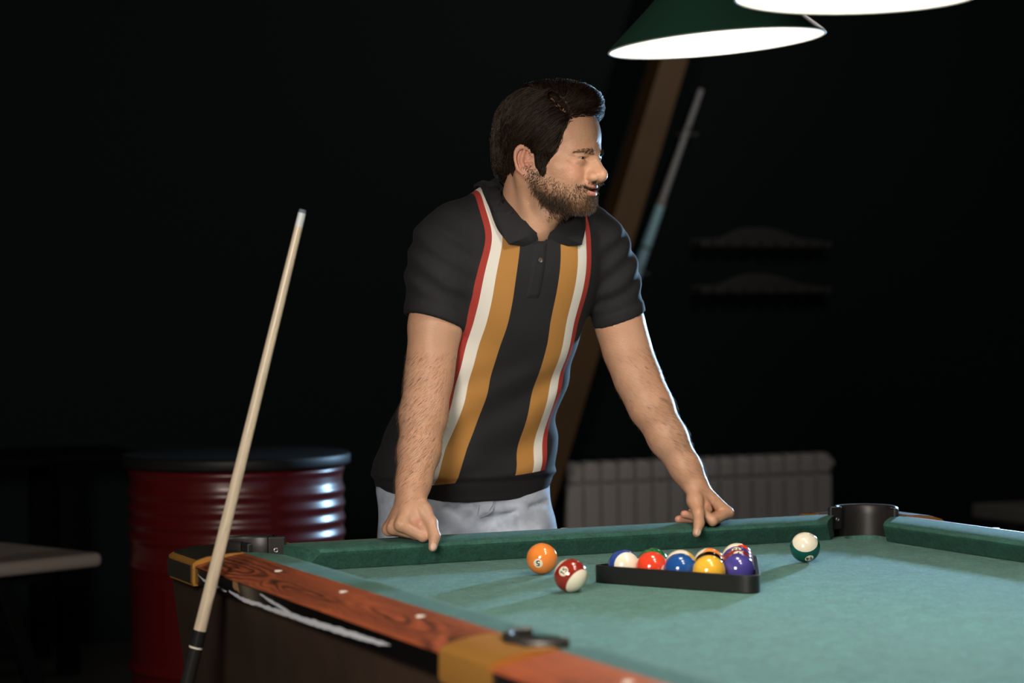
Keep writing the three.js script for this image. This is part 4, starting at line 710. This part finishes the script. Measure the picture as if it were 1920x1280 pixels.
// ---- beard and brows grown from the face
{
  const P = headGeo.attributes.position, N = headGeo.attributes.normal, list = [], brow = [];
  for (let i = 0; i < 62000; i++) {
    const v = Math.floor(rnd() * P.count); if (P.getY(v) > 1.55) continue; const w = [P.getX(v), P.getY(v), P.getZ(v)], p = toHead(...w), m = beardMask(...p); if (rnd() > m) continue;
    const n = [N.getX(v), N.getY(v), N.getZ(v)], hn = V3(...n).applyQuaternion(HQ.clone().invert());
    const mou = p[1] > -0.062 && p[2] > 0.06 && Math.abs(p[0]) < 0.04, L = (mou ? 0.006 : 0.005 + 0.0035 * sstep(-0.06, -0.09, p[1])) * (0.6 + 0.7 * rnd());
    let f = mou ? [Math.sign(p[0]) * 0.7, -0.75, 0.1] : [0, -0.8, p[1] > -0.1 ? -0.25 + 0.3 * sstep(0.03, 0.08, p[2]) : 0.35]; f = f.map((c) => c + (rnd() - 0.5) * 0.9);
    const o = 0.55 + 0.35 * rnd(), pts = []; let q = p.slice();
    for (let k = 0; k < 4; k++) { pts.push(fromHead(...q)); const hx = [hn.x, hn.y, hn.z]; let d = f.map((c, a) => c * (0.5 + 0.22 * k) + hx[a] * o * (1 - 0.22 * k)); const l = Math.hypot(...d) || 1; q = q.map((c, a) => c + d[a] / l * L / 3); }
    const k = rnd(), gl = sstep(-0.07, -0.1, p[1]) * sstep(0.05, 0.08, p[2]); list.push({ p: pts, r: 0.00022 + 0.00014 * rnd(), c: [0.035 + 0.05 * k + 0.06 * gl, 0.021 + 0.027 * k + 0.03 * gl, 0.012 + 0.013 * k + 0.01 * gl] });
  }
  const hairM = std([1, 1, 1], 0.5, { vertexColors: true });
  part('beard', strandGeo(list), hairM, man, 'short brown beard and moustache');
  for (let i = 0; i < 220000; i++) {
    const v = Math.floor(rnd() * P.count), p = toHead(P.getX(v), P.getY(v), P.getZ(v)), ax = Math.abs(p[0]); if (p[2] < 0.04 || ax < 0.011 || ax > 0.05) continue;
    const t = (ax - 0.011) / 0.039, yc = 0.0045 + 0.0035 * Math.sin(t * 2.2) - 0.004 * t * t, hw = 0.005 * (1 - 0.65 * t * t) * (0.8 + 0.4 * rnd()); if (Math.abs(p[1] - yc) > hw) continue;
    const n = V3(N.getX(v), N.getY(v), N.getZ(v)).applyQuaternion(HQ.clone().invert()), s = Math.sign(p[0]), L = 0.007 * (0.6 + 0.6 * rnd()), f = [s * (0.5 + t * 0.5), 0.55 - 0.9 * t + (rnd() - 0.5) * 0.4, -0.3 * t], pts = []; let q = p.slice();
    for (let k = 0; k < 4; k++) { pts.push(fromHead(...q)); const hn = [n.x, n.y, n.z], d = f.map((c, a) => c * (0.6 + 0.2 * k) + hn[a] * 0.42 * (1 - 0.3 * k)), l = Math.hypot(...d) || 1; q = q.map((c, a) => c + d[a] / l * L / 3); }
    brow.push({ s, p: pts, r: 0.00018 + 0.0001 * rnd(), c: hairCol(rnd()) });
  }
  for (const s of [-1, 1]) part('eyebrow', strandGeo(brow.filter((b) => b.s === s)), hairM, man);
}
// ---- hair on the forearms
{
  const list = [];
  for (const s of ['right', 'left']) for (let i = 0; i < 3200; i++) {
    const y = lerp(0.878, 1.17, rnd()), J = ARM[s]; let k = 0; while (k < J.length - 2 && y < J[k + 1][1]) k++; const t = clamp((y - J[k][1]) / (J[k + 1][1] - J[k][1]), 0, 1), c = J[k].map((v, a) => lerp(v, J[k + 1][a], t)), an = rnd() * 6.283;
    const outer = s === 'right' ? -1 : 1; if (Math.cos(an) * outer < -0.45 && rnd() < 0.7) continue; if (rnd() > sstep(0.878, 0.97, y) * 0.85 + 0.15) continue;
    let p = [c[0] + Math.cos(an) * c[3], y, c[2] + Math.sin(an) * c[3]]; const e = 0.001, d0 = (q) => armSdf(s, ...q); let g = [0, 1, 2].map((a) => { const u = p.slice(), w = p.slice(); u[a] += e; w[a] -= e; return (d0(u) - d0(w)) / (2 * e); }); const dd = d0(p); p = p.map((v, a) => v - g[a] * dd);
    const T = [J[k + 1][0] - J[k][0], J[k + 1][1] - J[k][1], J[k + 1][2] - J[k][2]], tl = Math.hypot(...T), f = T.map((v) => v / tl), b = [f[1] * g[2] - f[2] * g[1], f[2] * g[0] - f[0] * g[2], f[0] * g[1] - f[1] * g[0]], sw = outer * (0.5 + 0.5 * rnd()) * -1, L = 0.009 + 0.008 * rnd(), pts = [];
    for (let m = 0; m < 4; m++) { pts.push(p); const d = [0, 1, 2].map((a) => f[a] * 0.8 + b[a] * sw * 0.8 + g[a] * 0.35 * (1 - m * 0.45)), l = Math.hypot(...d); p = p.map((v, a) => v + d[a] / l * L / 3); }
    list.push({ p: pts, r: 0.0001 + 0.00005 * rnd(), c: [0.11, 0.062, 0.035] });
  }
  const m = part('arm_hair', strandGeo(list), std([1, 1, 1], 0.5, { vertexColors: true }), man); m.userData.kind = 'stuff';
}
// ---- polo shirt
const SLEEVE = {
  right: [[0.43, 1.408, -0.15, 0.05], [0.407, 1.378, -0.15, 0.064], [0.391, 1.32, -0.147, 0.0635], [0.3725, 1.226, -0.1425, 0.0595]],
  left: [[0.708, 1.408, -0.15, 0.05], [0.733, 1.378, -0.15, 0.062], [0.76, 1.32, -0.148, 0.0575], [0.7855, 1.226, -0.144, 0.0535]],
};
function sleeveSdf(s, x, y, z) {
  const J = SLEEVE[s]; let d = chain(x, y, z, J, 0.03);
  const c = J[3], u = [J[3][0] - J[2][0], J[3][1] - J[2][1], J[3][2] - J[2][2]], l = Math.hypot(...u), h = ((x - c[0]) * u[0] + (y - c[1]) * u[1] + (z - c[2]) * u[2]) / l + (s === 'right' ? (x - c[0]) * -0.16 : (x - c[0]) * 0.1);   // distance past the cuff
  if (d < 0.05) {
    const dg = s === 'right' ? 1 : -1, ph = (y * 1.0 + x * 0.55 * dg + z * 0.4) * 2 * Math.PI / 0.052 + 5 * fbm(x * 7, y * 7, z * 7, 2);
    d += 0.0026 * Math.sin(ph) * sstep(-0.02, -0.06, h) * sstep(1.44, 1.39, y);
    d -= 0.0022 * sstep(-0.024, -0.0205, h);
  }
  d = smax(d, h, 0.003);
  return smax(d, -smax(chain(x, y, z, J.map((q) => [q[0], q[1], q[2], q[3] - 0.0095]), 0.03), -0.022 - h, 0.004), 0.002);
}
const midline = table([[0.84, 0.487], [0.931, 0.4996], [0.963, 0.505], [1.017, 0.5186], [1.07, 0.529], [1.123, 0.536], [1.176, 0.5432], [1.228, 0.5478], [1.28, 0.5527], [1.384, 0.558], [1.55, 0.566]]);
const bshift = table([[0.84, 0.016], [0.931, 0.015], [0.963, 0.0115], [1.017, 0.007], [1.07, 0.0045], [1.12, 0.005], [1.176, 0.004], [1.228, 0], [1.5, 0]]);
function shirtSdf(x, y, z) {
  let d = torsoSdf(x, y, z, 0);
  if (d < 0.06) {
    const t = torso(y), lx = x - t[0];
    const ph = (y * 0.93 - lx * 0.62) * 2 * Math.PI / 0.115 + 3.2 * fbm(x * 6 + 3, y * 6, z * 4, 2);
    d -= 0.0042 * Math.sin(ph) * sstep(1.2, 1.08, y) * sstep(0.9, 0.93, y) * (0.5 + 0.5 * sstep(-0.1, 0.12, lx));
    const ph2 = (y * 0.75 + lx * 0.5) * 2 * Math.PI / 0.13 + 4 * fbm(x * 5 + 13, y * 5, z * 4, 2); d -= 0.0025 * Math.sin(ph2) * sstep(1.1, 1.2, y) * sstep(1.42, 1.34, y);
    d -= 0.006 * sstep(0.903, 0.915, y) * sstep(0.98, 0.93, y);
  }
  d = smin(d, sleeveSdf('right', x, y, z), 0.016); d = smin(d, sleeveSdf('left', x, y, z), 0.016);
  d = smin(d, cone(x, y, z, [0.505, 1.45, -0.148], [0.43, 1.412, -0.15], 0.042, 0.046), 0.03); d = smin(d, cone(x, y, z, [0.637, 1.45, -0.148], [0.708, 1.412, -0.15], 0.042, 0.046), 0.03);
  d = smax(d, -(neckSdf(x, y, z) - 0.004 - 0.014 * sstep(1.4, 1.44, y)), 0.006);
  const t = torso(y); d = smax(d, (0.882 - 0.02 * clamp((z - t[1]) / 0.12, -1, 1)) - y, 0.004);
  return smax(d, y - 1.49 - (0.02 * (-0.14 - z) / 0.06), 0.006);
}
const shirtTex = canvasTex(2048, 256, (c, w, h) => {   // u across the chest (0.6 m), v: 0 plain ... 1 striped
  c.fillStyle = '#131419'; c.fillRect(0, 0, w, h); const X = (m) => (m / 0.6 + 0.5) * w;
  for (const s of [-1, 1]) for (const [a, b, col] of [[0.047, 0.0905, '#a8773a'], [0.0905, 0.117, '#dcd9d2'], [0.117, 0.134, '#9c3028']]) { c.fillStyle = col; c.fillRect(Math.min(X(s * a), X(s * b)), 0, Math.abs(X(b) - X(a)), h * 0.5); }
});
const knit = dataTex(256, (u, v) => { const k = 0.5 + 0.3 * Math.sin(u * 256 * Math.PI / 4) * Math.sin(v * 256 * Math.PI / 4) + 0.4 * (tfbm(u, v, 64, 44, 2) - 0.5); return [k, k, k]; }); knit.repeat.set(14, 14);
const shirtM = std([1, 1, 1], 0.85, { map: shirtTex, sheen: 0.1, sheenRoughness: 0.5 }); shirtM.sheenColor.setRGB(0.2, 0.2, 0.22);
const plainM = std([0.0065, 0.007, 0.0097], 0.85, { sheen: 0.1, sheenRoughness: 0.5 }); plainM.sheenColor.setRGB(0.2, 0.2, 0.22);
const shirtUV = (x, y, z) => {
  const t = torso(y), a = t[2] + 0.02, l0 = x - midline(y)[0], lx = l0 < 0 ? l0 * (1 + 0.17 * Math.exp(-(((y - 1.39) / 0.06) ** 2))) : l0, s = a * Math.asin(clamp(lx / a, -1, 1)), sh = bshift(y)[0], u = Math.sign(s) * Math.max(Math.abs(s) - sh, 0);
  return [u / 0.6 + 0.5, clamp(0.5 + Math.min((y - 0.9095 - 0.014 * clamp(lx / 0.15, -1, 1)) * 40, (z - t[1] + 0.012) * 40) / 2, 0.02, 0.98)];
};
{
  const g = surfaceNets(shirtSdf, [0.27, 0.845, -0.48], [0.87, 1.53, -0.01], 0.0042); planarUV(g, shirtUV);
  const shirt = part('polo_shirt', g, shirtM, man, 'black knit polo shirt with gold, white and red vertical stripes');
  // rib at the hem
  const front = (x, y, z0 = 0.02) => { let z = z0; for (let i = 0; i < 60; i++) { const d = shirtSdf(x, y, z); if (d < 0.0004) break; z -= d * 0.8; } return z; };
  // placket: a strip lying on the chest
  const P = [], I = [], n = 22, m = 6, path = (v) => lerp(0.5615, 0.5475, v), hy = (v) => lerp(1.398, 1.268, v);
  for (let k = 0; k <= n; k++) for (let j = 0; j <= m; j++) { const v = k / n, q = j / m * 2 - 1, x = path(v) + q * 0.0165, y = hy(v); const e = Math.max(Math.abs(q) > 0.99 ? 1 : 0, k === 0 || k === n ? 1 : 0); P.push(x, y, front(x, y) + (e ? -0.002 : 0.0026)); }
  for (let k = 0; k < n; k++) for (let j = 0; j < m; j++) { const a = k * (m + 1) + j, b = a + 1, c = a + m + 1, d = c + 1; I.push(a, c, b, b, c, d); }
  const pg = new THREE.BufferGeometry(); pg.setAttribute('position', new THREE.Float32BufferAttribute(P, 3)); pg.setIndex(I); pg.computeVertexNormals();
  const pm = plainM.clone(); pm.side = THREE.DoubleSide; part('placket', pg, pm, shirt);
  // collar: stand inside, fold along the top, leaf lying outside
  const inn = [[0.5575, 1.4005, -0.05], [0.5378, 1.4249, -0.06], [0.5245, 1.4574, -0.083], [0.5185, 1.4904, -0.125], [0.5255, 1.514, -0.172], [0.569, 1.52, -0.2]];
  const out = [[0.4901, 1.3765, -0.044], [0.4746, 1.409, -0.064], [0.4743, 1.4472, -0.096], [0.4815, 1.481, -0.145], [0.5, 1.486, -0.197], [0.569, 1.482, -0.222]];
  const mir = (a) => [...a, ...a.slice(0, -1).reverse().map((p) => [1.138 - p[0], p[1], p[2]])];
  const CI = new THREE.CatmullRomCurve3(mir(inn).map((p) => V3(...p))), CO = new THREE.CatmullRomCurve3(mir(out).map((p) => V3(...p))), ctr = V3(0.571, 1.43, -0.135);
  const rows = 72, Pc = [], Ic = []; let cols = 0;
  for (let k = 0; k <= rows; k++) {
    const t = k / rows, i = CI.getPoint(t), o = CO.getPoint(t), ax = V3(i.x - 0.569, 0, i.z + 0.135).normalize(), stand = i.clone().add(V3(-ax.x * 0.004, -0.032, -ax.z * 0.004));
    const push = (o.x - 0.571 < 0 ? 1 : 1), sec = [stand, i.clone().addScaledVector(ax, -0.002).add(V3(0, -0.004, 0)), i.clone().add(V3(0, 0.0012, 0)), i.clone().addScaledVector(ax, 0.003).add(V3(0, 0.0, 0))];
    for (const f of [0.2, 0.45, 0.7, 0.9]) { const p = i.clone().lerp(o, f).addScaledVector(ax, 0.004 + 0.007 * Math.sin(f * Math.PI)); sec.push(p); }
    sec.push(o.clone().addScaledVector(ax, 0.0045), o.clone().addScaledVector(ax, 0.0035).add(V3(0, -0.0008, 0)), o.clone().addScaledVector(ax, 0.001), i.clone().lerp(o, 0.5).addScaledVector(ax, 0.001), stand.clone().addScaledVector(ax, 0.003));
    const lift = (p, m) => { for (let q = 0; q < 6; q++) { const d = shirtSdf(p.x, p.y, p.z); if (d > m || p.y > 1.5) break; const e = 0.003, g = V3(shirtSdf(p.x + e, p.y, p.z) - d, shirtSdf(p.x, p.y + e, p.z) - d, shirtSdf(p.x, p.y, p.z + e) - d).normalize(); p.addScaledVector(g, m - d + 0.0003); } };
    for (let q = 4; q <= 9; q++) lift(sec[q], q < 8 ? 0.0095 : 0.0045); for (const q of [10, 11]) lift(sec[q], 0.0015);
    cols = sec.length; for (const p of sec) Pc.push(p.x, p.y, p.z);
  }
  for (let k = 0; k < rows; k++) for (let j = 0; j < cols; j++) { const a = k * cols + j, b = k * cols + (j + 1) % cols, c = a + cols, d = b + cols; Ic.push(a, c, b, b, c, d); }
  for (const k of [0, rows]) for (let j = 1; j < cols - 1; j++) Ic.push(k * cols, k * cols + j, k * cols + j + 1);
  const cg = new THREE.BufferGeometry(); cg.setAttribute('position', new THREE.Float32BufferAttribute(Pc, 3)); cg.setIndex(Ic); planarUV(cg, (x, y, z) => [x, y]);
  const cm = plainM.clone(); cm.side = THREE.DoubleSide; part('collar', toCreasedNormals(cg, 0.9), cm, shirt, 'black folded collar');
  const bt = new THREE.LatheGeometry([[0, 0.0012], [0.0022, 0.0008], [0.0036, 0.0022], [0.005, 0.0018], [0.0052, 0], [0, 0]].map((p) => new THREE.Vector2(...p)), 20); bt.rotateX(Math.PI / 2);
  for (const [x, y] of [[0.5585, 1.3915], [0.5575, 1.345]]) { const b = part('button', bt, std([0.09, 0.07, 0.06], 0.3), shirt); b.position.set(x, y, front(x, y) + 0.003); }
}
// ---- jeans
{
  const den = dataTex(256, (u, v) => { const w = (Math.floor(u * 256 + v * 256) % 4) / 4, n = tfbm(u, v, 8, 61, 4), k = 0.86 + 0.1 * w + 0.3 * (n - 0.5); return [0.735 * k, 0.79 * k, 0.87 * k]; }, true); den.repeat.set(5, 5);
  const leg = { r: [[0.432, 0.87, -0.32, 0.103], [0.428, 0.78, -0.315, 0.098], [0.405, 0.48, -0.33, 0.073], [0.395, 0.1, -0.39, 0.062]], l: [[0.588, 0.87, -0.32, 0.103], [0.598, 0.78, -0.305, 0.1], [0.635, 0.48, -0.32, 0.073], [0.655, 0.1, -0.37, 0.062]] };
  const jeanSdf = (x, y, z) => {
    let d = smin(chain(x, y, z, leg.r, 0.03), chain(x, y, z, leg.l, 0.03), 0.03);
    d = smin(d, ell(x, y, z, 0.51, 0.9, -0.322, 0.172, 0.12, 0.12), 0.04);
    if (d < 0.05 && d > -0.03) {
      if (z > -0.3) {                                  // creases running into the crotch and across the thighs
        d = smax(d, -chain(x, y, z, [[0.425, 0.852, -0.214, 0.002], [0.452, 0.846, -0.212, 0.008], [0.478, 0.827, -0.211, 0.011], [0.497, 0.806, -0.21, 0.013], [0.505, 0.77, -0.212, 0.014]], 0.01), 0.014);
        d = smax(d, -chain(x, y, z, [[0.497, 0.806, -0.212, 0.01], [0.53, 0.825, -0.214, 0.006], [0.575, 0.838, -0.212, 0.003]], 0.01), 0.012);
        d = smax(d, -chain(x, y, z, [[0.44, 0.87, -0.212, 0.003], [0.47, 0.86, -0.208, 0.006], [0.492, 0.845, -0.208, 0.006]], 0.01), 0.012);
        d = smax(d, -chain(x, y, z, [[0.61, 0.846, -0.212, 0.003], [0.66, 0.852, -0.235, 0.005]], 0.01), 0.012);
      }
      d += 0.005 * (fbm(x * 9, y * 16, z * 9, 3) - 0.5) + 0.003 * Math.sin(y * 90 + 4 * fbm(x * 8, y * 5, z * 8, 2)) * sstep(0.6, 0.45, y);
      d -= 0.0035 * sstep(0.016, 0.013, Math.abs(x - 0.513)) * sstep(0.83, 0.84, y) * sstep(-0.25, -0.24, z);                                 // fly
    }
    return smax(smax(d, y - 0.955, 0.004), 0.055 - y, 0.004);
  };
  const g = surfaceNets(jeanSdf, [0.3, 0.04, -0.48], [0.74, 0.97, -0.16], 0.005); planarUV(g, (x, y, z) => [x + z * 0.6, y]);
  const jm = std([1, 1, 1], 0.85, { map: den }), jeans = part('jeans', g, jm, man, 'pale blue denim jeans');
  const front = (x, y) => { let z = -0.15; for (let i = 0; i < 60; i++) { const d = jeanSdf(x, y, z); if (d < 0.0004) break; z -= d * 0.8; } return z; };
  const seamM = std([0.2, 0.24, 0.32], 0.9), seam = (pts) => part('seam', new THREE.TubeGeometry(new THREE.CatmullRomCurve3(pts.map(([x, y]) => V3(x, y, front(x, y)))), 24, 0.0009, 6), seamM, jeans);
  seam([[0.497, 0.875], [0.4965, 0.855], [0.496, 0.835]]); seam([[0.53, 0.875], [0.5295, 0.855], [0.522, 0.84], [0.502, 0.828]]); seam([[0.524, 0.875], [0.5235, 0.856], [0.517, 0.843]]);
  seam([[0.345, 0.875], [0.348, 0.84], [0.35, 0.8]]);
  for (const [x, z, a] of [[0.395, -0.35, -0.1], [0.655, -0.33, 0.25]]) {
    const s = surfaceNets((px, py, pz) => { let d = ell(px, py, pz, 0, 0.045, 0.1, 0.046, 0.042, 0.085); d = smin(d, ell(px, py, pz, 0, 0.05, -0.02, 0.042, 0.055, 0.075), 0.04); d = smin(d, ell(px, py, pz, 0, 0.1, -0.035, 0.044, 0.05, 0.05), 0.03); d = smax(d, -cone(px, py, pz, [0, 0.12, -0.035], [0, 0.2, -0.035], 0.036, 0.04), 0.004); return smax(smax(d, 0.012 - py, 0.004), py - 0.13, 0.004); }, [-0.07, 0, -0.12], [0.07, 0.15, 0.21], 0.006);
    const sh = part('shoe', s, std([0.03, 0.03, 0.03], 0.6), man); sh.position.set(x, 0, z - 0.03); sh.rotation.y = a; const so = box(0.098, 0.02, 0.29, 0, 0.01, 0.04, 0.009); part('sole', so, std([0.5, 0.5, 0.48], 0.8), sh);
  }
}

renderer.render(scene, camera);
